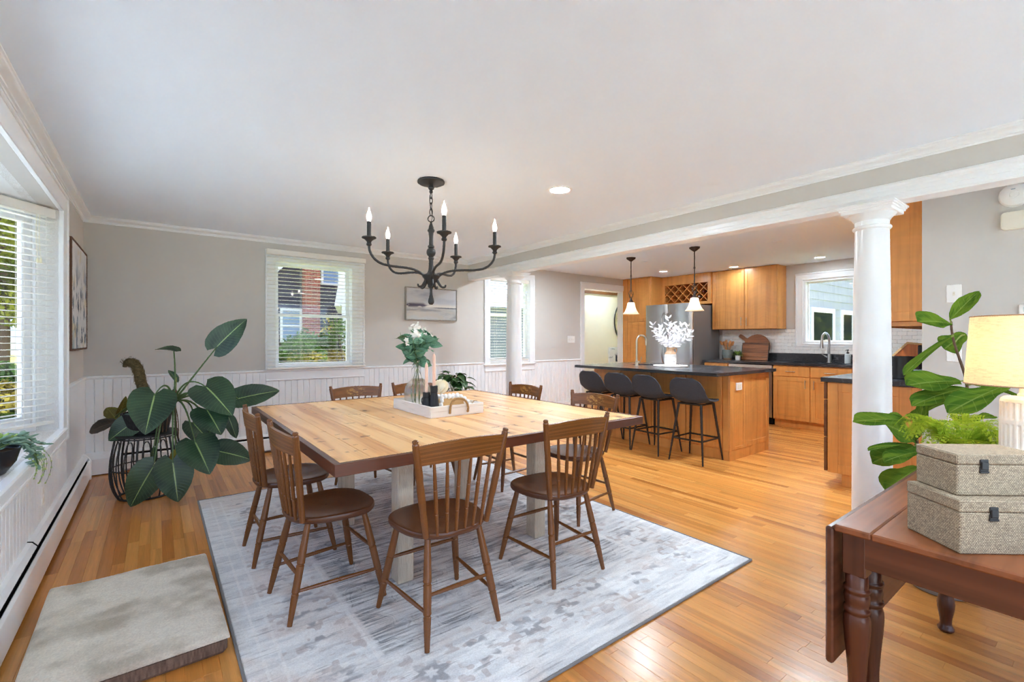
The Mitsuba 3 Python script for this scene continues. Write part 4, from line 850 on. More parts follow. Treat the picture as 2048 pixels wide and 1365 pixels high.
hole = sg.Point(SX, SY).buffer(SR, 32)
obj('slab', prism(sg.box(4.46, 2.478, 5.775, 4.48).buffer(-.008).buffer(.008, 4).difference(hole), 'z', CT - CTH, CT), 'black_stone', top, smooth=False)
sk = thing('prep_sink', 'small round sink sunk in the island countertop', 'sink')
obj('bowl', lathe([(.166, CT - CTH - .001), (.160, CT - .10), (.13, CT - .16), (.03, CT - .17), (0, CT - .17)][::-1], 36, (SX, SY, 0)), 'steel', sk)
def gooseneck(key, x, y, z0, h, dirv, reach, m, r=.012):
    d = unit([dirv[0], dirv[1], 0]); o = V3([x, y, z0])
    obj('base', lathe([(0, 0), (.027, 0), (.027, .006), (.020, .014), (.018, .05), (.020, .06), (.015, .07), (.013, .075)], 24, o), m, key)
    R = reach / 2; pts = [o + [0, 0, z_] for z_ in np.linspace(.07, h - R, 8)] + [o + d * (R - R * math.cos(a)) + [0, 0, h - R + R * math.sin(a)] for a in np.linspace(.15, PI, 14)] + [o + d * reach + [0, 0, h - R - .05]]
    obj('spout', tube(spline(pts, 44), r, 12), m, key)
    obj('lever', cat(rod(o + [0, 0, .05], o + V3([-d[1], d[0], 0]) * -.05 + [0, 0, .055], .008), tube(spline([o + V3([-d[1], d[0], 0]) * -.05 + [0, 0, .055], o + V3([-d[1], d[0], 0]) * -.075 + [0, 0, .075], o + V3([-d[1], d[0], 0]) * -.085 + [0, 0, .12]], 8), .005, 8)), m, key)
fc = thing('faucet', 'tall brushed gold gooseneck faucet on the island countertop', 'faucet')
gooseneck(fc, 4.90, 3.80, CT, .395, (.85, -.15), .16, 'brushed_nickel')
# ---- vase with white branches on a round board
bd = thing('round_board', 'round white board under the pottery vase on the island', 'board')
VX, VY = 5.17, 3.49
obj('disc', lathe([(0, CT + .001), (.205, CT + .001), (.210, CT + .004), (.210, CT + .013), (.206, CT + .017), (0, CT + .017)], 48, (VX, VY, 0)), 'tray_white', bd)
vs = thing('pottery_vase', 'white glazed pottery jug with a tan shoulder on the island', 'vase')
vz = CT + .0175
obj('body', lathe([(0, 0), (.066, 0), (.070, .004), (.073, .05), (.073, .12), (.070, .135)], 36, (VX, VY, vz)), 'glaze_white', vs)
obj('shoulder', lathe([(.0705, .135), (.064, .152), (.052, .166), (.046, .180), (.046, .205), (.050, .215), (.050, .222), (.043, .222), (.040, .205), (.040, .18), (0, .17)], 36, (VX, VY, vz)), 'stoneware_tan', vs)
hd = unit([math.cos(YAW), -math.sin(YAW), 0])
obj('handle', tube(spline([V3([VX, VY, vz + .205]) + hd * .045, V3([VX, VY, vz + .212]) + hd * .072, V3([VX, VY, vz + .18]) + hd * .078, V3([VX, VY, vz + .15]) + hd * .062], 14), .007, 8), 'stoneware_tan', vs)
mat('glaze_white', proc(lambda p, n, uv: mix(S(232, 230, 226), S(196, 194, 192), smoothstep(.45, .8, fbm(p.x * 14, p.y * 14, p.z * 60, 3)))), .25, coat=.4)
mat('stoneware_tan', S(176, 142, 112), .6)
mat('white_leaf', S(240, 240, 244), .6)
br = thing('white_branches', 'spray of white dried branches standing in the pottery jug', 'branches')
vr = np.random.default_rng(31); sr = V3([math.cos(YAW), -math.sin(YAW), 0]); fr = V3([math.sin(YAW), math.cos(YAW), 0])
for lat, dp, z in ((-.22, .0, 1.46), (-.17, -.06, 1.40), (-.10, .03, 1.43), (-.03, -.02, 1.545), (.04, .04, 1.47), (.09, -.03, 1.42), (.16, .03, 1.46), (.22, .0, 1.45), (.24, -.04, 1.37), (-.12, .06, 1.33), (.12, .07, 1.34)):
    p = spline([V3([VX, VY, vz + .12]), V3([VX, VY, vz + .22]) + sr * lat * .08, V3([VX, VY, 1.16 + .35 * (z - 1.16)]) + sr * lat * .42 + fr * dp * .4, V3([VX, VY, z]) + sr * lat + fr * dp], 16)
    obj('branch', tube(p, np.linspace(.003, .0014, 16), 5), 'white_leaf', br)
    for k in range(5, 16):
        for s in ((-1, 1) if k % 3 == 0 else ((-1,) if k % 2 else (1,))):
            t = unit(p[min(k, 15)] - p[k - 1]); side = unit(np.cross(t, fr + vr.normal(0, .4, 3))) * s
            m, uv = leaf(vr.uniform(.05, .085), vr.uniform(.018, .028), 2, 6, .3, vr.uniform(-.4, .6), 'long')
            obj('leaf', put(m, p[k], t * .7 + side * .8, -fr + vr.normal(0, .4, 3)), 'white_leaf', br, smooth=True)
# ---- bar stools
mat('stool_fabric', proc(lambda p, n, uv: mix(S(76, 79, 86), S(54, 57, 63), noise(p.x * 420, p.y * 420, p.z * 420)) * (.9 + .2 * noise(p.x * 120, p.y * 120, p.z * 120))), .85, spec=.15, sheen=.4)
mat('stool_metal', S(62, 54, 50), .38, metal=.7)
def shell():
    nu, nv = 21, 34
    prof = spline([(.215, .0, .622), (.17, 0, .634), (.08, 0, .622), (-.04, 0, .612), (-.12, 0, .622), (-.172, 0, .662), (-.203, 0, .74), (-.222, 0, .81), (-.236, 0, .880)], nv)
    tt = np.linspace(0, 1, nv)
    w = np.interp(tt, [0, .05, .12, .3, .5, .65, .8, .9, .96, 1], [.11, .165, .19, .208, .213, .212, .202, .180, .146, .088])
    tg = np.gradient(prof, axis=0); tg /= np.linalg.norm(tg, axis=1, keepdims=True); nr = np.stack([-tg[:, 2], 0 * tg[:, 0], tg[:, 0]], 1) * -1
    nr = np.stack([tg[:, 2], 0 * tg[:, 0], -tg[:, 0]], 1); U = np.linspace(-1, 1, nu)
    depth = np.interp(tt, [0, .2, .45, .6, .8, 1], [.002, .018, .045, .052, .036, .014])
    P = np.zeros((nu, nv, 3))
    for i, u in enumerate(U):
        P[i, :, 0] = prof[:, 0] + nr[:, 0] * depth * abs(u) ** 2.2; P[i, :, 1] = u * w * (1 - .04 * u * u); P[i, :, 2] = prof[:, 2] + nr[:, 2] * depth * abs(u) ** 2.2
    up = np.gradient(P, axis=0); vp = np.gradient(P, axis=1); N = np.cross(up, vp); N /= np.linalg.norm(N, axis=2, keepdims=True) + 1e-9
    if N[nu // 2, nv // 4, 2] < 0: N = -N
    A, B = P + N * .009, P - N * .009; v = np.vstack([A.reshape(-1, 3), B.reshape(-1, 3)]); o = nu * nv
    i, j = np.meshgrid(np.arange(nu - 1), np.arange(nv - 1), indexing='ij'); a = (i * nv + j).ravel()
    f = [np.stack([a, a + nv, a + nv + 1], 1), np.stack([a, a + nv + 1, a + 1], 1)]; f += [x[:, ::-1] + o for x in f]
    rim = np.r_[np.arange(nv), np.arange(1, nu) * nv + nv - 1, (nu - 1) * nv + np.arange(nv - 2, -1, -1), np.arange(nu - 2, 0, -1) * nv]; r2 = np.roll(rim, -1)
    f += [np.stack([rim, r2, r2 + o], 1), np.stack([rim, r2 + o, rim + o], 1)]
    m = tm(v, np.vstack(f))
    if m.volume < 0: m = tm(v, m.faces[:, ::-1])
    return m
STL = [(4.565, 2.775, 'charcoal upholstered bar stool nearest the camera at the island'), (4.565, 3.27, 'charcoal upholstered bar stool, second from the near end of the island'),
       (4.56, 3.69, 'charcoal upholstered bar stool, third from the near end of the island'), (4.56, 4.11, 'charcoal upholstered bar stool at the far end of the island by the doorway')]
s0 = thing('bar_stool', STL[0][2], 'bar stool', 'charcoal bar stools along the island')
obj('shell', shell(), 'stool_fabric', s0, smooth=50)
tops = {(a, b): V3([a * .125 + .01, b * .125, .605]) for a in (-1, 1) for b in (-1, 1)}
feet = {(a, b): V3([a * .205 + .005, b * .19, 0]) for a in (-1, 1) for b in (-1, 1)}
for q in tops: obj('leg', tube(np.array([feet[q], feet[q] + (tops[q] - feet[q]) * .5, tops[q]]), [.0075, .0115, .0135], 12), 'stool_metal', s0)
on = {q: feet[q] + (tops[q] - feet[q]) * (.235 / .605) for q in tops}
for a, b in (((-1, -1), (1, -1)), ((1, -1), (1, 1)), ((1, 1), (-1, 1)), ((-1, 1), (-1, -1))): obj('footrest_bar', rod(on[a], on[b], .009), 'stool_metal', s0)
obj('seat_frame', cat(*[rod(tops[a] + [0, 0, -.004], tops[b] + [0, 0, -.004], .010) for a, b in (((-1, -1), (1, -1)), ((1, -1), (1, 1)), ((1, 1), (-1, 1)), ((-1, 1), (-1, -1)))]), 'stool_metal', s0)
for key in [k for k in scene if k.startswith(s0 + '__')]: scene[key]['to_world'] = at(STL[0][0], STL[0][1], 0, 2)
for (x, y, l), r in zip(STL[1:], (-3, 4, 0)): dup(s0, l, at(x, y, 0, r))
# ---- pendants
mat('bulb_small', S(255, 244, 230), .3)
leafmat('shade_glass', S(252, 236, 214), .4, 1.25)
def pendant(x, y, label):
    t = thing('pendant_light', label, 'pendant lamp', None)
    c = (x, y, 0)
    obj('canopy', lathe([(0, 2.39), (.02, 2.392), (.03, 2.40), (.055, 2.418), (.064, 2.428), (.064, 2.44)], 28, c), 'bronze', t)
    obj('rod', cat(rod((x, y, 2.40), (x, y, 1.98), .0065, 10), lathe([(.010, 2.17), (.012, 2.18), (.010, 2.19)], 12, c)), 'bronze', t)
    tw = []
    for k in range(4):
        a = np.linspace(0, 1, 24); r = .004 + .030 * np.sin(PI * a) ** 1.2; w = 2.4 * a + k * PI / 2
        tw.append(tube(np.stack([x + r * np.cos(w), y + r * np.sin(w), 1.985 - .135 * a], 1), .0035, 6))
    obj('twisted_cage', cat(tw), 'bronze', t)
    obj('socket', lathe([(0, 1.80), (.030, 1.80), (.034, 1.806), (.030, 1.82), (.016, 1.84), (.012, 1.86), (0, 1.862)], 20, c), 'bronze', t)
    obj('shade', lathe([(.036, 1.803), (.046, 1.800), (.050, 1.785), (.056, 1.755), (.066, 1.72), (.080, 1.69), (.098, 1.662), (.115, 1.64), (.113, 1.639), (.095, 1.661), (.077, 1.689), (.063, 1.72), (.053, 1.755), (.047, 1.785), (.043, 1.797), (.036, 1.800)], 40, c), 'shade_glass', t, smooth=40)
    k = obj('bulb', lathe([(0, 1.70), (.014, 1.703), (.021, 1.718), (.021, 1.732), (.012, 1.755), (.010, 1.80)], 18, c), 'bulb_small', t)
    scene[k]['emitter'] = emitter(*(PEND * V3([1.0, .86, .68])))
pendant(5.374, 4.267, 'bronze pendant lamp with a glowing bell shade near the doorway')
pendant(5.398, 3.296, 'bronze pendant lamp with a glowing bell shade in front of the refrigerator')
# ---- pantry, refrigerator, wine rack, wall cabinets
pt = thing('pantry_cabinet', 'tall maple pantry cabinet between the doorway and the refrigerator', 'cabinet')
wobj('body', cbox(7.215, KX - .002, 5.275, 5.80, .10, 2.435, .002), 'maple', pt)
wobj('upper_door', shaker('x-', 7.215, 5.285, 5.79, 1.615, 2.40, .055), 'maple', pt); wobj('lower_door', shaker('x-', 7.215, 5.285, 5.79, .12, 1.605, .055), 'maple', pt)
wobj('filler_strip', cbox(7.20, KX - .002, 5.80, BY - .002, 0, 2.435, .002), 'maple', pt)
fr_ = thing('refrigerator', 'stainless steel french-door refrigerator with dark grey sides', 'refrigerator')
obj('body', cbox(7.06, 7.86, 4.325, 5.255, .03, 1.865, .006), 'fridge_side', fr_, smooth=False)
mat('fridge_side', S(122, 122, 122), .45, metal=.3)
mat('brushed_steel', S(172, 174, 177), .24, metal=1.0)
def curved_door(y0, y1, z0, z1):
    k = 24; ys = np.linspace(y0, y1, k); s = (ys - y0) / (y1 - y0); ed = np.minimum(s, 1 - s)
    x = 7.035 - .028 * np.sin(PI * s) ** .5 - .012 * np.clip(ed / .05, 0, 1)
    poly = list(zip(x, ys)) + [(7.058, y1), (7.058, y0)]
    return prism(sg.Polygon(poly), 'z', z0, z1)
for a, b, hy_ in ((4.80, 5.253, 4.845), (4.327, 4.792, 4.75)):
    k = obj('door', curved_door(a, b, .74, 1.885), 'brushed_steel', fr_, smooth=40)
    obj('handle', cat(tube(spline([(6.985, hy_, .86), (6.955, hy_, .90), (6.95, hy_, 1.3), (6.955, hy_, 1.70), (6.985, hy_, 1.74)], 24), .011, 10)), 'steel', k)
k = obj('freezer_drawer', curved_door(4.327, 5.253, .06, .73), 'brushed_steel', fr_, smooth=40)
obj('handle', tube(spline([(6.985, 4.45, .65), (6.95, 4.49, .65), (6.95, 5.09, .65), (6.985, 5.13, .65)], 20), .011, 10), 'steel', k)
wr = thing('wine_rack', 'maple lattice wine rack cabinet above the refrigerator', 'wine rack')
RXF = 7.55
wobj('frame', cat(cbox(RXF, KX, 4.305, 5.275, 2.27, 2.435, .002), cbox(RXF, KX, 4.305, 5.275, 1.895, 1.945, .002), cbox(RXF, KX, 4.305, 4.365, 1.945, 2.27, .002), cbox(RXF, KX, 5.215, 5.275, 1.945, 2.27, .002)), 'maple', wr)
obj('back_board', bx(KX - .03, KX - .012, 4.36, 5.22, 1.94, 2.275), 'maple_dark', wr)
wood('maple_dark', S(110, 66, 32), S(70, 40, 20), 'y', 1.0, .5, 0)
clip = sg.box(4.365, 1.945, 5.215, 2.27); lat = .1625
for s in (1, -1):
    for k in range(-3, 10):
        y = 4.365 + k * lat; z = 1.945
        seg = sg.LineString([(y, z), (y + s * .5, z + .5)] if s > 0 else [(y, z), (y - .5, z + .5)]).buffer(.006, cap_style=2).intersection(clip)
        if seg.is_empty or seg.area < 1e-4: continue
        o = .0 if s > 0 else .001
        m = prism(seg, 'x', RXF + .012 + o, RXF + .30 + o); wobj('lattice_bar', m, 'maple_side', wr)
scene['material_bottle_glass'] = {'type': 'principled', 'base_color': {'type': 'rgb', 'value': S(22, 26, 20)}, 'roughness': .1, 'specular': .6}
mat('foil_silver', S(200, 200, 204), .3, metal=.8); mat('foil_red', S(96, 24, 28), .4)
for (y, z, foil), l in zip(((4.365 + lat * 2, 1.945 + lat * .52 + .0, 'foil_red'), (4.365 + lat * 1.5, 1.945 + lat * 1.03, 'foil_silver'), (4.365 + lat * .5, 1.945 + lat * 1.03, 'foil_red'), (4.365 + lat * 1.0, 1.945 + lat * .53, 'foil_silver')),
    ('dark wine bottle lying low in the middle of the lattice rack', 'dark wine bottle with a silver top near the middle of the lattice rack', 'dark wine bottle at the right end of the lattice rack, upper of two', 'dark wine bottle with a silver top low at the right of the lattice rack')):
    t = thing('wine_bottle', l, 'bottle')
    rot = rotm([0, 1, 0], PI / 2)      # local z -> +x; the neck looks out at -x
    def bt(prof): return mv(lathe(prof, 20), (RXF + .005, y, z), rot=rotm([0, 1, 0], PI / 2))
    obj('body', bt([(.013, .06), (.0145, .07), (.016, .09), (.034, .135), (.0375, .15), (.0375, .30), (.03, .305), (0, .30)]), 'bottle_glass', t)
    obj('foil', bt([(0, 0), (.0145, 0), (.015, .004), (.0145, .06), (.0135, .065)]), foil, t)
uc = thing('wall_cabinet', 'double-door maple wall cabinet between the refrigerator and the sink window', 'cabinet')
wobj('body', cbox(7.60, KX, 3.245, 4.30, 1.445, 2.435, .002), 'maple', uc)
for a, b, h in ((3.75, 4.296, 3.79), (3.249, 3.744, 3.705)):
    k = wobj('door', shaker('x-', 7.60, a, b, 1.45, 2.425, .05, t=.02, rec=.006), 'maple', uc); pull('x-', 7.60, h, 1.57, .14, True, k)
# ---- base run with sink
bc = thing('sink_cabinet', 'honey maple base cabinet under the kitchen sink', 'cabinet')
BXF = 7.30
wobj('body', cbox(BXF, KX, 2.18, 3.178, .10, .70, .002), 'maple', bc)
wobj('face_frame', cat(cbox(BXF, BXF + .02, 2.18, 3.178, .70, CT - CTH - .002, .002), cbox(BXF, KX, 3.16, 3.178, .70, CT - CTH - .002, .002), cbox(BXF, KX, 2.18, 2.198, .70, CT - CTH - .002, .002)), 'maple', bc)
wobj('toe_kick', cbox(BXF + .045, KX, 2.18, 3.178, 0, .10, .002), 'maple', bc)
for a, b, h in ((2.685, 3.172, 2.735), (2.186, 2.675, 2.625)):
    k = wobj('false_drawer', bface('x-', BXF, a, b, .745, .885, 0, .02), 'maple', bc); pull('x-', BXF, .5 * (a + b), .815, .13, False, k)
    k = wobj('door', shaker('x-', BXF, a, b, .115, .735, .06), 'maple', bc); pull('x-', BXF, h, .64, .12, True, k)
dw = thing('dishwasher', 'stainless steel dishwasher beside the sink cabinet', 'dishwasher')
obj('body', bx(BXF + .02, KX - .05, 3.19, 3.855, .02, CT - CTH - .003), 'dark_gap', dw)
obj('door', cat(cbox(BXF - .015, BXF + .019, 3.192, 3.853, .11, .79, .004)), 'brushed_steel', dw, smooth=False)
obj('control_panel', cat(cbox(BXF - .018, BXF + .019, 3.192, 3.853, .795, .895, .004)), 'panel_silver', dw, smooth=False)
obj('buttons', cat([cbox(BXF - .020, BXF - .0175, y, y + .014, .838, .852, .001) for y in (3.25, 3.28, 3.31, 3.70, 3.74)]), 'matte_black', dw, smooth=False)
mat('panel_silver', S(196, 188, 178), .35, metal=.5)
dc = thing('drawer_cabinet', 'narrow maple drawer cabinet between dishwasher and refrigerator', 'cabinet')
wobj('body', cbox(BXF, KX, 3.865, 4.27, .10, CT - CTH - .003, .002), 'maple', dc)
k = wobj('drawer', bface('x-', BXF, 3.87, 4.265, .745, .89, 0, .02), 'maple', dc); pull('x-', BXF, 4.07, .815, .13, False, k)
wobj('door', shaker('x-', BXF, 3.87, 4.265, .115, .735, .055), 'maple', dc)
c2 = thing('countertop', 'black stone countertop running under the sink window', 'countertop')
obj('slab', prism(sg.box(7.255, .86, KX - .001, 4.285).difference(sg.box(7.37, 2.30, 7.76, 3.06).buffer(-.03).buffer(.03, 6)), 'z', CT - CTH, CT), 'black_stone', c2, smooth=False)
obj('upstand', cbox(KX - .022, KX - .002, .86, 4.285, CT + .0005, 1.062, .003), 'black_stone', c2, smooth=False)
ks = thing('kitchen_sink', 'stainless steel sink set in the black counter below the window', 'sink')
obj('basin', cat(bx(7.36, 7.77, 2.29, 2.302, CT - .2, CT - CTH - .001), bx(7.36, 7.77, 3.058, 3.07, CT - .2, CT - CTH - .001), bx(7.36, 7.372, 2.29, 3.07, CT - .2, CT - CTH - .001), bx(7.758, 7.77, 2.29, 3.07, CT - .2, CT - CTH - .001), bx(7.36, 7.77, 2.29, 3.07, CT - .21, CT - .2)), 'steel', ks, smooth=False)
f2 = thing('faucet', 'silver pull-down faucet in front of the kitchen window', 'faucet')
o = V3([7.80, 2.62, CT])
obj('base', lathe([(0, 0), (.032, 0), (.032, .006), (.027, .012), (.024, .10), (.022, .12), (.018, .13)], 24, o), 'steel', f2)
obj('spout', tube(spline([o + [0, 0, .12], o + [0, 0, .30], o + [-.02, .004, .39], o + [-.09, .016, .432], o + [-.16, .028, .40], o + [-.18, .032, .34]], 36), .0155, 12), 'steel', f2)
obj('spray_head', lathe([(.014, .34), (.017, .33), (.021, .25), (.026, .215), (.02, .213), (0, .213)][::-1], 20, o + [-.181, .032, 0]), 'steel', f2)
obj('lever', tube(spline([o + [0, .02, .08], o + [-.01, .06, .10], o + [-.02, .10, .135]], 10), [.011] * 4 + [.007] * 6, 8), 'steel', f2)
# ---- tiles
mat('tile_white', S(238, 237, 233), .12, spec=.5)
struct('trim_4', cat(bx(KX - .006, KX - .0005, .86, 2.22, 1.062, 1.445), bx(KX - .006, KX - .0005, 2.22, 3.11, 1.062, 1.162), bx(KX - .006, KX - .0005, 3.11, 4.285, 1.062, 1.445)), 'grout', label='pale grey grout bed of the kitchen tiles')
mat('grout', S(168, 166, 162), .9, spec=.05)
TPH, TPW = .0535, .104
tile = mikit.ply(cbox(KX - .0125, KX - .005, .0012, TPW - .0012, .0012, TPH - .0012, .002), 'material_tile_white', smooth=False)
for r in range(8):
    z = 1.064 + r * TPH
    for c in range(-1, 34):
        y = .87 + c * TPW + (TPW / 2 if r % 2 else 0)
        ya, yb, zb = max(y, .861), min(y + TPW, 4.284), min(z + TPH, 1.445)
        if z + .02 > 1.163:
            if ya >= 2.222 and yb <= 3.108: continue
            if ya < 3.108 and yb > 3.108: ya = 3.108
            if yb > 2.222 and ya < 2.222: yb = 2.222
        if yb - ya < .012 or yb < 1.45 or zb - z < .01: continue
        if yb - ya > TPW - .001 and zb - z > TPH - .001: obj('tile', {**tile, 'to_world': T().translate([0, y, z])}, None, 'trim_4')
        else: obj('tile', cbox(KX - .0125, KX - .005, ya + .0012, yb - .0012, z + .0012, zb - .0012, .002), 'tile_white', 'trim_4', smooth=False)
# ---- things on the sink counter
mat('crock_glaze', proc(lambda p, n, uv: mix(S(98, 108, 104), S(132, 142, 138), fbm(p.x * 30, p.y * 30, p.z * 30, 3))), .25, coat=.4)
mat('crock_foot', S(120, 92, 66), .7)
cr = thing('utensil_crock', 'blue-grey glazed crock holding wooden spoons on the kitchen counter', 'crock')
ux, uy = 7.70, 4.09
obj('body', lathe([(.066, .028), (.075, .05), (.084, .09), (.086, .13), (.083, .165), (.078, .165), (.080, .13), (.077, .09), (.065, .045), (0, .035)], 32, (ux, uy, CT)), 'crock_glaze', cr)
obj('foot', lathe([(0, .001), (.064, .001), (.066, .006), (.066, .028), (0, .028)], 32, (ux, uy, CT)), 'crock_foot', cr)
wood('spoon_wood', S(206, 142, 84), S(160, 98, 52), 'z', 3.0, .5, 0)
sl = ['wooden spoon leaning farthest left in the crock', 'wooden spoon second from left in the crock', 'tall wooden spoon at the back of the crock', 'wooden spatula upright in the middle of the crock', 'dark wooden spoon right of the middle of the crock', 'wooden spoon leaning right in the crock', 'wooden spatula leaning farthest right in the crock']
for i, (dy, dx, h) in enumerate(((.12, -.02, .31), (.09, .03, .30), (.045, .04, .325), (.03, -.03, .30), (-.03, .02, .29), (-.06, -.02, .31), (-.085, .03, .30))):
    t = thing('wooden_spoon', sl[i], 'utensil'); b = V3([ux - .25 * dx, uy - .3 * dy, CT + .045]); e = V3([ux + dx, uy + dy, CT + h]); d = unit(e - b)
    wobj('handle', tube(np.array([b, b + (e - b) * .72]), .0055, 8), 'spoon_wood', t)
    m = ball(1, (0, 0, 0), 2); m = mv(m, e - d * .035, rot=frame([0, 0, 0], d, [1, 0, .2]), scale=(.024, .045, .009)); wobj('bowl', m, 'spoon_wood', t)
sp_ = thing('small_plant', 'small green plant in a white pot beside the utensil crock', 'plant')
qx, qy = 7.60, 3.865
obj('pot', lathe([(0, .001), (.034, .001), (.037, .004), (.040, .075), (.036, .075), (.034, .06), (0, .058)], 24, (qx, qy, CT)), 'plastic_white', sp_)
mat('herb', S(118, 148, 66), .5)
hr = np.random.default_rng(41)
for i in range(60):
    az = hr.uniform(0, 2 * PI); el = hr.uniform(-.1, 1.3); d = V3([math.cos(az) * math.cos(el), math.sin(az) * math.cos(el), math.sin(el)])
    m, uv = leaf(hr.uniform(.045, .07), .02, 2, 5, .3, .5, 'ovate'); obj('leaf', put(m, V3([qx, qy, CT + .075]) + d * hr.uniform(.01, .06), d, [0, 0, 1]), 'herb', sp_, smooth=True)
wood('walnut', S(158, 100, 58), S(96, 54, 28), 'y', 1.4, .5, 0, contrast=.5)
rb = thing('round_cutting_board', 'round wooden cutting board with a handle leaning on the tiles', 'cutting board')
c = sg.Point(0, 0).buffer(.212, 32).union(sg.LineString([(.14, .095), (.29, .195)]).buffer(.030)).union(sg.Point(.30, .20).buffer(.036)).difference(sg.Point(.304, .203).buffer(.011)).buffer(-.02).buffer(.02)
m = mv(prism(c, 'z', -.009, .009), (0, 0, 0), rot=np.array([[0, 0, -1], [1, 0, 0], [0, 1, 0]], float).T @ np.eye(3) if False else np.array([[0., 0, 1], [1, 0, 0], [0, 1, 0]]))
wobj('board', mv(mv(m, rot=rotm([0, 1, 0], .17)), (7.808, 3.66, CT + .2125)), 'walnut', rb)
cb = thing('cutting_board', 'rectangular striped wooden cutting board leaning before the round board', 'cutting board')
mat('walnut_dark', S(58, 40, 30), .5)
for i in range(7):
    z0 = i * .04; m = cbox(-.009, .009, -.205, .205, z0, z0 + .0397, .001)
    wobj('strip', mv(mv(m, rot=rotm([0, 1, 0], .22)), (7.715, 3.655, CT + .003)), 'walnut', cb)
obj('edge', mv(mv(cat(cbox(-.009, .009, .205, .215, 0, .28, .002), cbox(-.009, .009, -.215, -.205, 0, .28, .002), cbox(-.009, .009, -.215, .215, .28, .286, .001)), rot=rotm([0, 1, 0], .22)), (7.715, 3.655, CT + .003)), 'walnut_dark', cb, smooth=False)
sd = thing('soap_dispenser', 'clear soap bottle with a black pump beside the sink', 'soap dispenser')
obj('bottle', lathe([(0, .001), (.036, .001), (.038, .005), (.038, .12), (.030, .135), (.014, .142), (0, .142)], 24, (7.70, 2.36, CT)), 'soap_glass', sd)
mat('soap_glass', S(196, 206, 208), .1)
obj('pump', cat(lathe([(0, .142), (.016, .142), (.016, .16), (.006, .163), (.006, .185), (.012, .187), (.012, .2), (0, .2)], 16, (7.70, 2.36, CT)), rod((7.70, 2.36, CT + .193), (7.66, 2.375, CT + .188), .005, 8)), 'matte_black', sd)
dp = thing('small_plant', 'tiny trailing green plant at the edge of the sink counter', 'plant')
obj('pot', lathe([(0, .001), (.03, .001), (.036, .05), (.032, .05), (0, .04)], 20, (7.42, 2.17, CT)), 'plastic_white', dp)
for i in range(40):
    az = hr.uniform(0, 2 * PI); el = hr.uniform(-.8, 1.0); d = V3([math.cos(az) * math.cos(el), math.sin(az) * math.cos(el), math.sin(el)])
    m, uv = leaf(hr.uniform(.02, .04), .013, 2, 5, .3, .5, 'ovate'); obj('leaf', put(m, V3([7.42, 2.17, CT + .06]) + d * hr.uniform(.01, .045), d, [0, 0, 1]), 'herb', dp, smooth=True)
# ---- peninsula beside the grey wall
pn = thing('peninsula_cabinet', 'maple drawer cabinet with a shaker end panel behind the near column', 'cabinet')
PX = 4.74
wobj('body', cbox(PX, 5.9, GY + .004, 1.60, .11, CT - CTH - .002, .002), 'maple', pn)
wobj('toe_kick', cbox(PX + .004, 5.9, GY + .004, 1.50, 0, .11, .002), 'maple', pn)
wobj('end_panel', cat(shaker('x-', PX, 1.02, 1.60, .11, CT - CTH - .003, .08, t=.018), bface('x-', PX, GY + .004, 1.02, .11, CT - CTH - .003, 0, .018)), 'maple', pn)
for a, b in ((.752, .898), (.42, .742), (.115, .41)):
    k = wobj('drawer', bface('y+', 1.60, PX - .012, 5.45, a, b, .006, .030), 'maple_dark', pn); pull('y+', 1.60, 5.1, .5 * (a + b) + .03, .13, False, k, d0=.024)
ct3 = thing('countertop', 'black stone countertop on the cabinet behind the near column', 'countertop')
obj('slab', cbox(4.695, 7.25, GY + .003, 1.645, CT - CTH, CT + .006, .003), 'black_stone', ct3, smooth=False)
bc2 = thing('base_cabinet', 'maple base cabinets along the kitchen wall past the cooktop', 'cabinet')
wobj('body', cbox(5.905, 7.25, GY + .004, 1.60, .11, CT - CTH - .002, .002), 'maple', bc2); wobj('toe_kick', cbox(5.905, 7.25, GY + .004, 1.50, 0, .11, .002), 'maple', bc2)
for a, b in ((5.92, 6.55), (6.56, 7.2)): wobj('door', shaker('y+', 1.60, a, b, .12, .89, .06), 'maple', bc2)
wc = thing('wall_cabinet', 'maple wall cabinet with a shaker end panel between near column and grey wall', 'cabinet')
wobj('body', cbox(4.77, 7.5, GY + .003, 1.33, 1.425, 2.436, .002), 'maple', wc)
wobj('end_panel', cat(shaker('x-', 4.77, 1.035 - .07, 1.33, 1.425, 2.43, .075, t=.016), bface('x-', 4.77, GY + .003, .965, 1.425, 2.43, 0, .016)), 'maple', wc)
wobj('light_rail', cat(cbox(4.775, 7.5, 1.305, 1.325, 1.385, 1.424, .003), cbox(4.775, 4.795, GY + .003, 1.325, 1.385, 1.424, .003)), 'maple', wc)
ckt = thing('cooktop', 'black gas cooktop with grates on the counter behind the near column', 'cooktop')
obj('glass_top', cbox(5.55, 6.3, 1.0, 1.5, CT + .0065, CT + .014, .003), 'matte_black', ckt, smooth=False)
obj('grate', cat([cbox(5.58 + .1 * i, 5.592 + .1 * i, 1.03, 1.47, CT + .03, CT + .045, .003) for i in range(8)] + [cbox(5.57, 6.29, 1.03 + .14 * i, 1.042 + .14 * i, CT + .014, CT + .04, .003) for i in range(4)]), 'matte_black', ckt, smooth=False)
mat('pot_black', S(24, 24, 26), .28, spec=.5)
po = thing('black_canister', 'tall shiny black canister on the counter beside the grey wall', 'canister')
obj('body', lathe([(0, 0), (.092, 0), (.096, .006), (.096, .186), (.094, .19), (.090, .19), (.088, .02), (0, .015)], 40, (5.06, 1.15, CT + .0065)), 'pot_black', po)
lb = thing('leaning_board', 'orange-brown wooden board leaning behind the black canister', 'cutting board')
wood('orange_wood', S(206, 112, 40), S(150, 70, 22), 'z', 1.2, .4, .2)
wobj('board', prism([(.93, CT + .009), (1.42, CT + .009), (1.42, CT + .05), (1.20, CT + .30), (.93, CT + .27)], 'x', 5.42, 5.44), 'orange_wood', lb)
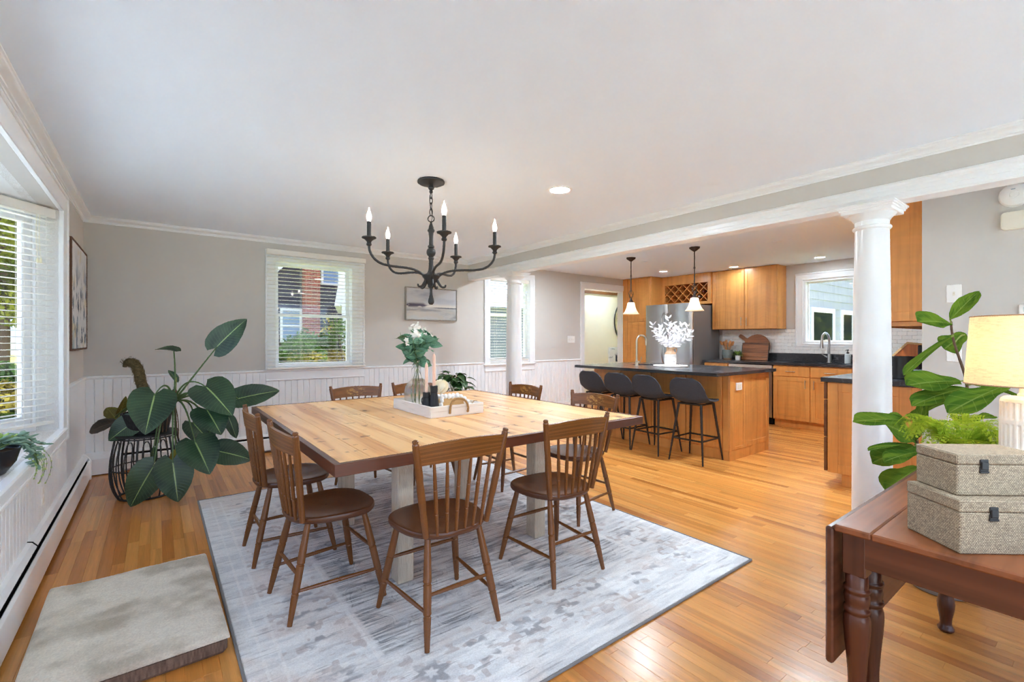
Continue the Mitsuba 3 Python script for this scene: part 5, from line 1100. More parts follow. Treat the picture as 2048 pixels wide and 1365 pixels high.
wobj('edge_strip', prism([(1.42, CT + .05), (1.20, CT + .30), (.93, CT + .27), (.93, CT + .285), (1.205, CT + .318), (1.432, CT + .058)], 'x', 5.415, 5.445), 'light_wood', lb)
kn = thing('knife_strip', 'dark upright knife block behind the black canister', 'knife block')
obj('block', cbox(5.30, 5.345, 1.055, 1.105, CT + .0065, CT + .29, .006), 'matte_black', kn, smooth=False)
jar = thing('storage_jar', 'small grey-blue jar on the counter next to the grey wall', 'jar')
obj('body', lathe([(0, 0), (.036, 0), (.038, .004), (.038, .085), (.034, .09), (0, .09)], 24, (4.92, 1.015, CT + .0065)), 'jar_grey', jar)
mat('jar_grey', S(150, 166, 178), .35)
# ================================================================ right foreground
dt = thing('drop_leaf_table', 'dark red-brown drop-leaf table with turned legs at the right edge', 'table')
ZT = .74
def top_edge(x0, x1, y0, y1): return cbox(x0, x1, y0, y1, ZT - .020, ZT, .004)
for a, b in ((.4295, .518), (-.20, .4285)): wobj('top_board', top_edge(1.575, 2.86, a, b), 'old_top', dt)
for a, b in ((.521, .541), (-.224, -.204)):
    wobj('drop_leaf', cbox(1.578, 2.857, a, b, .325, ZT - .012, .005), 'mahogany_x', dt)
wobj('apron', cbox(1.612, 1.634, -.13, .455, .622, ZT - .0205, .002), 'mahogany_y', dt); wobj('apron', cbox(2.79, 2.812, -.13, .455, .622, ZT - .0205, .002), 'mahogany_y', dt)
wobj('apron', cbox(1.634, 2.79, .425, .447, .622, ZT - .0205, .002), 'mahogany_x', dt); wobj('apron', cbox(1.634, 2.79, -.125, -.103, .622, ZT - .0205, .002), 'mahogany_x', dt)
TL_old = [(.0, .0), (.022, .0), (.028, .006), (.029, .014), (.022, .026), (.0195, .036), (.022, .06), (.029, .10), (.0305, .125), (.026, .15), (.0225, .165), (.024, .172), (.030, .178), (.030, .188), (.024, .194), (.0215, .21), (.022, .30), (.026, .36), (.0315, .42), (.0335, .45), (.031, .475), (.0265, .484), (.034, .492), (.035, .504), (.034, .512), (.028, .518), (.030, .535), (.0265, .545), (.034, .552), (.034, .562), (.0275, .57), (.0275, .60), (0, .60)]
TL = [(.0, .0), (.022, .0), (.028, .006), (.029, .014), (.022, .026), (.0195, .036), (.022, .06), (.029, .10), (.0305, .125), (.026, .15), (.0225, .165), (.026, .172), (.026, .182), (.0215, .195), (.0215, .21), (.022, .28), (.026, .34), (.0315, .40), (.0342, .44), (.0335, .462), (.030, .474), (.028, .478), (.033, .482), (.034, .488), (.033, .494), (.0285, .498), (.031, .510), (.033, .523), (.031, .534), (.0285, .538), (.033, .542), (.034, .547), (.033, .552), (.0285, .556), (.0285, .60), (0, .60)]
for x, y, blk in ((1.640, .480, 1), (1.722, .470, 0), (2.76, .480, 1), (1.640, -.155, 1), (2.76, -.155, 1)):
    m = lathe(TL, 28, (x, y, 0))
    k = obj('leg', m, 'mahogany_z', dt, smooth=True, uv=ruv(m), label='turned baluster leg')
    wobj('block', cbox(x - .029, x + .029, y - .029, y + .029, .592, ZT - .021, .003) if blk else cbox(x - .026, x + .026, y - .022, y + .022, .592, .70, .003), 'mahogany_z', k)
# ---- woven boxes
e1, e2 = unit([.104, .128, 0]), unit([.128, -.104, 0])
def f_weave(p, n, uv):
    top = smoothstep(.5, .7, dr.abs(n.z)); lft = smoothstep(.5, .7, dr.abs(n.x * e1[0] * 0 + n.x * e2[0] + n.y * e2[1]))
    a = p.x * e1[0] + p.y * e1[1]; b = p.x * e2[0] + p.y * e2[1]
    u = dr.select(top > .5, a, dr.select(lft > .5, a, b)); v = dr.select(top > .5, b, p.z)
    R = .0038; r = dr.floor(v / R); s = u / .0056 + .5 * r; c = s - dr.floor(s); q = v / R - r
    gap = smoothstep(.16, .05, dr.minimum(q, 1 - q)) + smoothstep(.12, .03, dr.minimum(c, 1 - c))
    tone = cell_rand(dr.floor(s) + 500, r + 500, 3)
    col = mix(S(190, 176, 152), S(148, 134, 114), .9 * tone)
    col = col * (.86 + .26 * noise(u * 700, v * 260))
    return mix(col, S(72, 58, 48), .85 * dr.clip(gap, 0, 1))
mat('weave', proc(f_weave), .75, spec=.2)
def wbox(key, C, L1, L2, z0, z1, lid):
    C = V3([C[0], C[1], 0]); R = np.stack([e1, e2, [0, 0, 1]], 1)
    if np.linalg.det(R) < 0: R = np.stack([e2, e1, [0, 0, 1]], 1); A, B = L2, L1
    else: A, B = L1, L2
    def B_(g, a, b, r): return mv(cbox(-g, A + g, -g, B + g, a, b, r), C, rot=R)
    obj('base', B_(0, z0, z1 - lid - .0012, .003), 'weave', key, smooth=False); obj('lid', B_(.0006, z1 - lid, z1, .003), 'weave', key, smooth=False)
    o = C - e1 * .0 + e2 * (L2 * .30)
    def lt(u0, u1, d, a, b, r=.0015):
        R2 = np.stack([e2, -e1, [0, 0, 1]], 1); R2 = R2 if np.linalg.det(R2) > 0 else np.stack([e2, e1, [0, 0, 1]], 1)
        return mv(cbox(u0, u1, -.0005 if np.allclose(R2[:, 1], -e1) else -d, d if np.allclose(R2[:, 1], -e1) else .0005, a, b, r), o, rot=R2)
    zz = z1 - lid
    obj('latch', cat(lt(-.011, .011, .003, zz - .017, zz - .0045), lt(-.011, .011, .003, zz + .002, zz + .014), lt(-.009, .009, .006, zz - .012, zz + .008), lt(-.012, .012, .0045, zz - .0215, zz - .016)), 'matte_black', key, smooth=False, label='small black metal latch')
w1 = thing('storage_box', 'woven grey-tan storage box with a black latch, the lower one on the table', 'box'); wbox(w1, (1.604, .2525), .165, .27, ZT + .0005, .876, .03)
w2 = thing('storage_box', 'smaller woven grey-tan storage box with a black latch, stacked on top', 'box'); wbox(w2, (1.642, .264), .128, .22, .8768, .983, .026)
# ---- table lamp
lp = thing('table_lamp', 'table lamp with a white ribbed ceramic base and glowing linen drum shade', 'lamp')
lx, ly = 2.15, .191
mat('lamp_ceramic', S(240, 234, 222), .3, coat=.4)
zz = np.linspace(ZT + .008, 1.085, 150)
def slots(a, z):
    out = np.ones((len(z), len(a)))
    rows = (z - (ZT + .02)) / .088; fr_c = rows - np.floor(rows) - .5
    win = 1 / (1 + np.exp((np.abs(fr_c) - .40) * 60)); inside = ((z > ZT + .02) & (z < 1.085)).astype(float)
    off = 0
    u = a[None, :] * 24 / (2 * PI) + .0; c = u - np.floor(u) - .5
    h = 1 / (1 + np.exp((np.abs(c) - .24) * 34))
    return out - .055 * (h * (win * inside)[:, None])
bprof = [(0, ZT + .0006), (.050, ZT + .0006), (.0545, ZT + .005)] + [(.0555 + .002 * math.sin(PI * (z - ZT) / .36), z) for z in zz] + [(.053, 1.094), (.046, 1.10), (.020, 1.102), (.016, 1.104), (0, 1.104)]
obj('base', lathe(bprof, 240, (lx, ly, 0), flute=slots), 'lamp_ceramic', lp, smooth=30)
obj('neck', lathe([(0, 1.103), (.016, 1.103), (.017, 1.107), (.013, 1.112), (.012, 1.15), (.016, 1.155), (.016, 1.19), (0, 1.195)], 24, (lx, ly, 0)), 'lamp_ceramic', lp)
leafmat('linen_shade', proc(lambda p, n, uv: mix(S(246, 220, 180), S(228, 198, 156), .7 * smoothstep(.4, .8, fbm(dr.atan2(p.y - .191, p.x - 2.15) * 9, p.z * 320, 3, 3))) * (.94 + .08 * noise(dr.atan2(p.y - .191, p.x - 2.15) * 160, p.z * 160))), .8, .5)
th = lathe([(.138, 1.138), (.123, 1.353)], 64, (lx, ly, 0)); keep = (np.abs(th.vertices[:, 0] - lx) + np.abs(th.vertices[:, 1] - ly)) > 1e-6
th = tm(th.vertices, th.faces[keep[th.faces].all(1)])
obj('shade', th, 'linen_shade', lp, smooth=40)
obj('shade_trim', cat(*[tube([(lx + r * math.cos(a), ly + r * math.sin(a), z) for a in np.linspace(0, 2 * PI, 65)[:-1]], .0022, 6, closed=True) for r, z in ((.138, 1.138), (.123, 1.353))]), 'stoneware_tan', lp)
obj('harp', cat(*[rod((lx, ly, 1.335), (lx + .122 * math.cos(a), ly + .122 * math.sin(a), 1.345), .002, 6) for a in (0.3, 2.4, 4.5)], rod((lx, ly, 1.19), (lx, ly, 1.36), .003, 6)), 'brushed_nickel', lp)
kb = obj('bulb', lathe([(0, 1.298), (.014, 1.293), (.028, 1.272), (.030, 1.255), (.024, 1.225), (.013, 1.20), (.013, 1.19)][::-1], 20, (lx, ly, 0)), 'bulb_small', lp)
scene[kb]['emitter'] = emitter(*(TLAMP * V3([1.0, .78, .50])))
# ---- fern
leafmat('fern_leaf', proc(lambda p, n, uv: mix(S(196, 214, 76), S(134, 172, 50), fbm(p.x * 20, p.y * 20, p.z * 20, 2))), .5, .9)
fe = thing('fern', 'bright green fern in a pot behind the woven boxes under the lamp', 'fern')
fx, fy = 2.30, .365
obj('pot', lathe([(0, ZT + .0006), (.055, ZT + .0006), (.058, ZT + .006), (.070, ZT + .095), (.064, ZT + .095), (.058, ZT + .08), (0, ZT + .078)], 28, (fx, fy, 0)), 'glaze_white', fe)
fr2 = np.random.default_rng(61)
def frond(o, az, L, rise, n=15):
    d = V3([math.cos(az), math.sin(az), 0]); t = np.linspace(0, 1, n + 1)
    p = o + d * (L * t)[:, None] * .78 + V3([0, 0, 1]) * (rise * t - rise * .72 * t ** 2.4)[:, None]
    out = [tube(p, np.linspace(.0016, .0006, n + 1), 4)]; side = unit(np.cross(d, [0, 0, 1]))
    for i in range(2, n + 1):
        w = .062 * L / .25 * math.sin(PI * min(1, (i + 1.5) / (n + 2.5))) ** .8 * (1.15 - .5 * i / n) + .006; tg = unit(p[i] - p[i - 1])
        for s in (-1, 1):
            dd = unit(side * s + tg * .45 - V3([0, 0, .18])); nrm = unit(np.cross(tg, side)); nrm = nrm if nrm[2] > 0 else -nrm
            k = max(3, int(w / .008))
            for q in range(k):
                c = p[i] + dd * w * (q + .5) / k; ll = .011 * (1.1 - .7 * q / k); a = unit(dd * .7 + tg * .8); b = unit(dd * .7 - tg * .8)
                for v_ in (a, b): out.append(tm([c, c + v_ * ll + np.cross(nrm, v_) * ll * .28, c + v_ * ll * 1.25, c + v_ * ll - np.cross(nrm, v_) * ll * .28], [[0, 1, 2], [0, 2, 3]]))
    return cat(out)
for i in range(30):
    az = fr2.uniform(0, 2 * PI); obj('frond', frond(V3([fx, fy, ZT + .09]), az, fr2.uniform(.13, .24), fr2.uniform(.22, .44)), 'fern_leaf', fe, smooth=False)
for az, L, r in ((2.3, .20, .33), (2.9, .18, .30), (1.8, .16, .36), (5.3, .18, .30), (5.9, .16, .26)): obj('frond', frond(V3([fx, fy, ZT + .09]), az, L, r), 'fern_leaf', fe, smooth=False)
# ---- fiddle-leaf fig
def f_fig(p, n, uv):
    a = dr.abs(uv.x); mid = smoothstep(.08, .02, a); s = uv.y * 6.2 - a * 1.1; side = smoothstep(.43, .49, dr.abs(s - dr.floor(s) - .5))
    c = mix(S(104, 134, 46), S(66, 102, 36), smoothstep(.25, .8, fbm(uv.x * 3 + p.x * 9, uv.y * 4, p.z * 8, 2)))
    return mix(c, S(158, 178, 96), .22 * side + .4 * mid)
leafmat('fig_leaf', proc(f_fig), .35, .75)
mat('bark', S(92, 70, 50), .8); mat('stem_new', S(120, 132, 58), .6)
fg = thing('fiddle_leaf_fig', 'fiddle-leaf fig plant with broad leaves between the column and the lamp', 'plant')
gx, gy = 3.22, .575
obj('pot', lathe([(0, .001), (.13, .001), (.135, .006), (.165, .30), (.168, .305), (.168, .325), (.155, .325), (.148, .285), (0, .28)], 40, (gx, gy, 0)), 'terracotta_grey', fg)
tr1 = spline([(3.25, .56, .28), (3.30, .52, .55), (3.332, .506, .708), (3.340, .500, .864), (3.342, .498, .993), (3.336, .503, 1.071), (3.307, .525, 1.187), (3.284, .542, 1.278), (3.262, .547, 1.37)], 40)
tr2 = spline([(3.19, .59, .28), (3.10, .625, .48), (3.062, .635, .596), (3.060, .637, .722), (3.054, .642, .798), (3.05, .643, .88)], 26)
obj('trunk', tube(tr1, np.linspace(.010, .005, 40), 8), 'bark', fg); obj('trunk', tube(tr2, np.linspace(.010, .005, 26), 8), 'bark', fg)
FIG = [
    ((3.245,0.547,1.380), (3.506,0.474,1.553), 0.057, 'c'),
    ((3.249,0.544,1.360), (3.002,0.606,1.384), 0.092, 'c'),
    ((3.253,0.540,1.293), (2.802,0.632,1.146), 0.070, 'u'),
    ((3.446,0.519,1.310), (3.422,0.601,1.231), 0.090, 'c'),
    ((3.288,0.514,1.062), (2.904,0.617,1.085), 0.099, 'c'),
    ((3.342,0.498,1.029), (2.855,0.592,1.005), 0.074, 'c'),
    ((3.352,0.528,0.974), (3.083,0.669,0.898), 0.078, 'u'),
    ((3.343,0.347,1.061), (2.920,0.480,0.974), 0.091, 'c'),
    ((3.377,0.509,1.047), (3.541,0.321,0.990), 0.086, 'u'),
    ((3.019,0.656,0.871), (2.637,0.758,0.916), 0.065, 'c'),
    ((3.039,0.640,0.775), (3.010,0.600,1.005), 0.041, 'c'),
    ((3.080,0.647,0.764), (2.879,0.700,0.865), 0.117, 'c'),
    ((3.039,0.640,0.750), (2.675,0.729,0.781), 0.073, 'u'),
    ((3.052,0.643,0.740), (2.814,0.749,0.687), 0.083, 'c'),
    ((2.994,0.612,0.729), (2.680,0.662,0.740), 0.059, 'c'),
    ((3.012,0.623,0.643), (2.744,0.676,0.588), 0.097, 'c'),
    ((3.348,0.493,0.851), (3.423,0.411,0.890), 0.056, 'u'),
    ((3.344,0.496,0.858), (3.199,0.519,0.881), 0.060, 'c'),
    ((3.108,0.651,0.852), (3.148,0.683,0.895), 0.043, 'c'),
]
def grow(key, B, P, W, kind, m_, shape, trunk, nu, nv, fold, droop, wave, seed, back=0.0, petr=.004, petm='stem_new', cam=V3(EYE), upk=.5):
    B, P = V3(B), V3(P); d = P - B; L = float(np.linalg.norm(d)); v = unit(cam - .5 * (B + P))
    nrm = {'c': unit(v + V3([0, 0, upk])), 'u': unit(V3([0, 0, 1.0]) + .22 * v), 's': unit(v * .6 + V3([.6, -.3, .3])), 'y': unit(v * .8 + V3([.3, 0, -.2]))}[kind]
    m, uv = leaf(L * 1.03, W, nu, nv, fold, droop, shape, wave, seed=seed, back=back)
    obj('leaf', put(m, B, d + nrm * L * droop * .30, nrm), m_, key, smooth=True, uv=uv)
    if trunk is not None:
        j = int(np.argmin(np.linalg.norm(trunk - (B - V3([0, 0, .015])), axis=1))); q = trunk[j]
        if np.linalg.norm(q - B) > .006: obj('petiole', tube(spline([q, .5 * (q + B) + V3([0, 0, .012]), B + unit(d) * .01], 8), petr, 6), petm, key)
for i, (B, P, W, k) in enumerate(FIG):
    grow(fg, B, P, W * (.75 if i in (2, 12, 6) else 1.38), k, 'fig_leaf', 'fiddle' if i not in (0, 10) else 'long', tr2 if P[0] < 3.02 and B[0] < 3.12 else tr1, 6, 16, .28, .22, .045, i * 1.7, petr=.0035)
# ---- on the grey wall
def plate_x(name, label, y, z, w, h, toggles=1, cat_='light switch'):
    t = thing(name, label, cat_)
    obj('plate', cbox(GX - .006, GX - .0002, y - w / 2, y + w / 2, z - h / 2, z + h / 2, .003), 'plastic_white', t, smooth=False)
    for i in range(toggles):
        yy = y + (i - (toggles - 1) / 2) * .046
        obj('toggle', cat(cbox(GX - .0085, GX - .0055, yy - .006, yy + .006, z - .013, z + .013, .001), cbox(GX - .018, GX - .008, yy - .0035, yy + .0035, z + .0, z + .008, .001), cbox(GX - .0075, GX - .0055, yy - .002, yy + .002, z - h * .3, z - h * .3 + .004, .0005), cbox(GX - .0075, GX - .0055, yy - .002, yy + .002, z + h * .3 - .004, z + h * .3, .0005)), 'plastic_cream', t, smooth=False)
plate_x('light_switch', 'white single switch plate high on the grey wall above the fig', .690, 1.582, .076, .118)
plate_x('light_switch', 'white switch plate lower on the grey wall behind the fig leaves', .690, 1.19, .076, .118)
sdx = thing('smoke_detector', 'round white smoke alarm on the grey wall at the top right corner', 'smoke alarm')
obj('body', mv(lathe([(0, 0), (.070, 0), (.072, .004), (.071, .014), (.064, .026), (.05, .033), (.022, .036), (.021, .034), (.018, .034), (.017, .037), (0, .038)], 44), (GX - .0005, .414, 2.165), rot=rotm([0, 1, 0], -PI / 2)), 'plastic_white', sdx)
obj('vent_slot', cat(cbox(GX - .0375, GX - .033, .408, .428, 2.196, 2.202, .001)), 'jar_grey', sdx, smooth=False)
cc = thing('door_chime', 'cream rounded door chime box on the grey wall below the smoke alarm', 'door chime')
poly = sg.box(.255 - .0, 1.955, .472, 2.062).buffer(-.022).buffer(.022, 8)
obj('cover', cat(prism(poly, 'x', GX - .034, GX - .0005), prism(poly.buffer(-.006), 'x', GX - .039, GX - .033)), 'plastic_cream', cc, smooth=25)
ts = thing('thermostat', 'small white wall thermostat above the lampshade at the right edge', 'thermostat')
obj('body', cbox(GX - .022, GX - .0005, .31, .398, 1.425, 1.492, .005), 'plastic_white', ts, smooth=False)
obj('screen', cbox(GX - .0232, GX - .0215, .33, .378, 1.445, 1.478, .001), 'soap_glass', ts, smooth=False)
# ================================================================ left corner
PHIL = [
    ((0.408,4.778,1.202), (0.616,4.683,1.456), 0.202, 'c'),
    ((0.140,4.983,1.172), (-0.002,5.028,1.203), 0.131, 'u'),
    ((0.323,4.592,0.893), (0.461,4.236,0.718), 0.258, 'c'),
    ((0.568,4.845,0.741), (0.905,4.777,0.811), 0.188, 'c'),
    ((-0.008,4.718,0.843), (-0.064,4.447,0.595), 0.270, 'c'),
    ((-0.129,4.811,0.627), (-0.300,4.815,0.492), 0.163, 'c'),
    ((-0.260,5.225,0.579), (-0.500,5.440,0.489), 0.099, 's'),
    ((-0.274,5.298,0.583), (-0.340,5.348,0.691), 0.101, 'y'),
    ((-0.274,5.361,0.583), (-0.205,5.245,0.769), 0.062, 'y'),
    ((0.320,4.469,0.720), (0.393,4.225,0.569), 0.218, 'c'),
    ((0.241,4.466,0.477), (0.321,4.217,0.278), 0.242, 'c'),
    ((0.414,4.837,0.303), (0.681,4.760,0.207), 0.206, 'c'),
    ((-0.011,4.469,0.327), (-0.157,4.455,0.044), 0.201, 'c'),
    ((0.098,4.386,0.362), (0.130,4.300,0.068), 0.215, 'c'),
    ((0.490,4.779,0.649), (0.560,4.726,0.417), 0.086, 'c'),
    ((0.250,4.899,0.561), (0.398,4.786,0.353), 0.178, 'c'),
    ((0.128,4.678,0.390), (0.105,4.695,0.277), 0.073, 'y'),
    ((-0.017,4.663,0.434), (-0.027,4.670,0.267), 0.049, 's'),
    ((0.148,4.914,0.908), (0.087,4.960,1.019), 0.053, 's'),
]
def f_phil(p, n, uv):
    a = dr.abs(uv.x); mid = smoothstep(.055, .015, a); s = uv.y * 15 - a * 2.6; w = dr.abs(s - dr.floor(s) - .5); side = smoothstep(.40, .48, w)
    c = mix(S(54, 80, 54), S(32, 54, 40), smoothstep(.2, .8, fbm(uv.x * 2 + p.x * 5, uv.y * 3, p.z * 4, 2)))
    return mix(mix(c, S(104, 134, 92), .22 * side), S(150, 176, 110), .8 * mid)
mat('philodendron_leaf', proc(f_phil), .30, spec=.5, bump=proc(lambda p, n, uv: .0016 * smoothstep(.25, .5, dr.abs((uv.y * 15 - dr.abs(uv.x) * 2.6) - dr.floor(uv.y * 15 - dr.abs(uv.x) * 2.6) - .5)), eps=.002), bump_scale=.45)
mat('leaf_yellow', f_veins(S(118, 122, 44), S(92, 84, 36), S(160, 160, 80), 9, .3), .45)
mat('leaf_brown', f_veins(S(72, 64, 52), S(50, 46, 40), S(96, 90, 70), 9, .3), .45)
ws = thing('wire_plant_stand', 'black wire basket plant stand in the left back corner', 'plant stand')
sx_, sy_ = -.06, 4.90
def ring(r, z, w=.005): return tube([(sx_ + r * math.cos(a), sy_ + r * math.sin(a), z) for a in np.linspace(0, 2 * PI, 61)[:-1]], w, 7, closed=True)
obj('top_plate', lathe([(0, .495), (.205, .495), (.215, .499), (.215, .512), (.205, .516), (0, .516)], 48, (sx_, sy_, 0)), 'black_iron', ws)
for r, z, w in ((.185, .008, .008), (.232, .24, .005), (.205, .485, .006)): obj('hoop', ring(r, z, w), 'black_iron', ws)
def arcp(a, zs, k): return [(sx_ + r * math.cos(a + k * da), sy_ + r * math.sin(a + k * da), z) for r, z, da in zs]
for i in range(12):
    a = i * 2 * PI / 12
    up = [(.185, .01, -.10), (.215, .08, -.115), (.236, .22, -.12), (.230, .34, -.115), (.212, .43, -.10), (.205, .465, -.05), (.203, .474, 0)]
    pts = arcp(a, up, 1) + arcp(a, up[:-1][::-1], -1)
    obj('wire_loop', tube(spline(pts, 46), .0048, 7), 'black_iron', ws)
    if i % 2 == 0: obj('rib', tube(spline([(sx_ + r * math.cos(a + .26), sy_ + r * math.sin(a + .26), z) for r, z in ((.185, .008), (.218, .08), (.24, .24), (.226, .38), (.206, .49))], 22), .0075, 8), 'black_iron', ws)
ph = thing('large_philodendron', 'large philodendron with glossy dark heart-shaped leaves on the wire stand in the corner', 'plant')
mat('basket_black', proc(lambda p, n, uv: mix(S(34, 33, 36), S(14, 14, 16), noise(dr.atan2(p.y - 4.9, p.x + .06) * 24, p.z * 70))), .6)
obj('pot', lathe([(0, .517), (.14, .517), (.145, .522), (.168, .66), (.172, .665), (.172, .68), (.158, .68), (.15, .65), (0, .645)], 40, (sx_, sy_, 0)), 'basket_black', ph)
mat('soil', S(54, 40, 30), .95, spec=.05)
crown = V3([.115, 4.81, .76])
obj('stem', tube(spline([(sx_ + .02, sy_ - .02, .64), (.06, 4.84, .71), crown, (.12, 4.83, .86)], 16), np.linspace(.028, .014, 16), 10), 'bark', ph)
obj('new_shoot', tube(spline([crown + [0, .01, .02], crown + [.012, .02, .12], crown + [.02, .03, .20]], 10), np.linspace(.016, .003, 10), 8), 'stem_new', ph)
mat('petiole_green', S(72, 98, 52), .45)
for i, (B, P, W, k) in enumerate(PHIL):
    B, P = V3(B), V3(P)
    m_ = 'leaf_yellow' if k == 'y' else ('leaf_brown' if i in (6,) else 'philodendron_leaf')
    shape = 'heart' if k == 'c' and i not in (14,) else ('heart' if k == 'u' else 'long')
    grow(ph, B, P, W * 1.16, k, m_, shape, None, 8, 22, .20 if k == 'c' else .35, .30, .012, i * 1.3, back=.16, upk=.45)
    mid = .5 * (crown + B); rise = .10 if B[2] < .95 else .0
    if B[2] < .5: pts = [crown, crown + .30 * (B - crown) * [1, 1, .2] + [0, 0, .03], crown + .72 * (B - crown) * [1.15, 1.15, .8], B + unit(P - B) * .02]
    else: pts = [crown, mid + [0, 0, rise], B + unit(P - B) * .02]
    obj('petiole', tube(spline(pts, 16), np.linspace(.0085, .0045, 16), 8), 'petiole_green', ph)
for a in range(9):
    r_ = np.random.default_rng(70 + a); e = crown + V3([r_.uniform(-.15, .05), r_.uniform(-.16, .0), -r_.uniform(.18, .36)])
    obj('aerial_root', tube(spline([crown, crown + [.5 * (e[0] - crown[0]) , .7 * (e[1] - crown[1]), -.05], e], 10), .0035, 5), 'bark', ph)
mp = thing('moss_pole', 'shaggy brown moss pole leaning up from the corner plant', 'moss pole')
mpts = spline([(-.02, 5.0, .645), (-.035, 5.06, .72), (-.081, 5.12, .834), (-.118, 5.165, .98), (-.145, 5.19, 1.06), (-.185, 5.21, 1.085), (-.215, 5.225, 1.04)], 60)
mm = tube(mpts, np.interp(np.linspace(0, 1, 60), [0, .75, .88, 1], [.038, .038, .036, .014]), 24)
q = np.array(mm.vertices); cen = mpts[np.minimum(np.arange(len(q)) // 24, 59)]; q = q + (q - cen) * (.55 * (meshkit.fbm(q * 45, 3) - .45))[:, None]
obj('core', tm(q, mm.faces), 'moss', mp, smooth=False)
mat('moss', proc(lambda p, n, uv: mix(S(116, 102, 72), S(60, 52, 36), noise(p.x * 140, p.y * 140, p.z * 140))), .95, spec=.05)
mr = np.random.default_rng(77); st_ = []
for i in range(900):
    j = mr.integers(2, 58); tg = unit(mpts[j + 1] - mpts[j - 1]); a = unit(np.cross(tg, mr.normal(0, 1, 3))); o = mpts[j] + a * .035; L = mr.uniform(.012, .034)
    b = unit(np.cross(tg, a)) * mr.uniform(-1, 1) + tg * mr.uniform(-1, .4); st_.append(tube(np.array([o - a * .008, o + a * L * .35 + b * L * .4, o + a * L * .25 + b * L]), .0011, 3, caps=False))
stuff(obj('fibres', cat(st_), 'moss', mp, smooth=False))
# ---- succulent on the bay sill
su = thing('succulent_planter', 'trailing grey-green succulent in a dark bowl on the bay window sill', 'plant')
obj('bowl', lathe([(0, .6425), (.06, .6425), (.07, .648), (.105, .70), (.122, .765), (.118, .765), (.10, .74), (0, .735)], 40, (-.635, 3.20, 0)), 'pot_black', su)
obj('soil', lathe([(0, .742), (.10, .745), (.112, .752)][::-1], 24, (-.635, 3.2, 0)), 'soil', su)
mat('succulent_leaf', proc(lambda p, n, uv: mix(S(140, 168, 146), S(96, 132, 112), fbm(p.x * 30, p.y * 30, p.z * 30, 2))), .5, spec=.3)
mat('succulent_bright', S(150, 180, 96), .5)
ur = np.random.default_rng(81)
def fat(L, W): m = ball(1, (0, 0, 0), 1); v = np.array(m.vertices); t = (v[:, 1] + 1) / 2; s = np.interp(t, [0, .3, .7, 1], [.5, .9, 1.1, .75]); return tm(np.stack([v[:, 0] * W / 2 * s, t * L, v[:, 2] * W * .24 * s], 1), m.faces)
trails = [[(-.60, 3.27, .765), (-.555, 3.36, .785), (-.53, 3.45, .74), (-.50, 3.54, .69)], [(-.60, 3.26, .765), (-.54, 3.34, .77), (-.51, 3.42, .72), (-.50, 3.47, .66)], [(-.59, 3.22, .765), (-.53, 3.29, .77), (-.495, 3.36, .70), (-.485, 3.40, .635)], [(-.60, 3.28, .77), (-.56, 3.40, .80), (-.525, 3.53, .74), (-.49, 3.62, .70)]]
for tr in trails:
    p = spline(tr, 20); obj('stem', tube(p, .004, 6), 'petiole_green', su)
    for k in range(2, 20):
        for s in range(2):
            az = ur.uniform(0, 2 * PI); d = V3([math.cos(az), math.sin(az), ur.uniform(-.5, .6)]); t = unit(p[min(k, 19)] - p[k - 1])
            obj('leaf', put(fat(ur.uniform(.03, .055), ur.uniform(.014, .022)), p[k], unit(d) + t * .5, [0, 0, 1] if abs(d[2]) < .8 else [1, 0, 0]), 'succulent_leaf', su, smooth=True)
for c, n, r in (((-.60, 3.24, .79), 12, .075), ((-.58, 3.31, .78), 14, .06)):
    for i in range(n):
        az = i * 2.4; el = .2 + .9 * i / n; d = V3([math.cos(az) * math.cos(el), math.sin(az) * math.cos(el), math.sin(el)])
        obj('leaf', put(fat(r * (1.1 - .5 * i / n), r * .4), V3(c), d, [0, 0, 1]), 'succulent_bright' if i > n / 2 else 'succulent_leaf', su, smooth=True)
for i in range(7):
    x, y = -.488 + ur.uniform(-.01, .008), 3.30 + .05 * i; z1 = ur.uniform(.48, .60)
    p = spline([(-.53, y, .70), (x, y + .01, .66), (x, y + .012, z1)], 14)
    obj('string', tube(p, .0009, 4), 'petiole_green', su)
    for k in range(3, 14, 2): obj('pearl', ball(.0042, p[k], 1), 'succulent_bright', su, smooth=True)
# ---- pictures, switch, outlet
def f_abstract(p, n, uv):
    a = fbm(p.y * 9, p.z * 6, 3, 4); b = fbm(p.y * 16 + 4, p.z * 11, 8, 4); h = (p.z - 1.19) / .875
    c = mix(S(212, 214, 214), S(190, 192, 194), b)
    c = mix(c, S(112, 124, 138), smoothstep(.56, .68, a) * smoothstep(1.0, .5, h)); c = mix(c, S(92, 104, 116), smoothstep(.62, .7, b) * smoothstep(.95, .35, h))
    c = mix(c, S(134, 156, 152), .7 * smoothstep(.5, .75, fbm(p.y * 7, p.z * 2, 15, 3)) * smoothstep(.35, .0, h)); return mix(c, S(206, 192, 150), .5 * smoothstep(.68, .75, fbm(p.y * 8, p.z * 8, 20, 3)))
mat('abstract_canvas', proc(f_abstract), .8, spec=.1)
mat('frame_brown', S(92, 60, 42), .5)
pa = thing('framed_painting', 'tall framed abstract painting in pale blue-grey on the window wall', 'picture')
y0, y1, z0, z1 = 4.872, 5.86, 1.19, 2.068
obj('frame', cat(cbox(LX + .001, LX + .032, y0, y0 + .012, z0, z1, .002), cbox(LX + .001, LX + .032, y1 - .012, y1, z0, z1, .002), cbox(LX + .001, LX + .032, y0, y1, z1 - .012, z1, .002), cbox(LX + .001, LX + .032, y0, y1, z0, z0 + .012, .002)), 'frame_brown', pa, smooth=False)
obj('canvas', cbox(LX + .004, LX + .027, y0 + .014, y1 - .014, z0 + .014, z1 - .014, .002), 'abstract_canvas', pa, smooth=False)
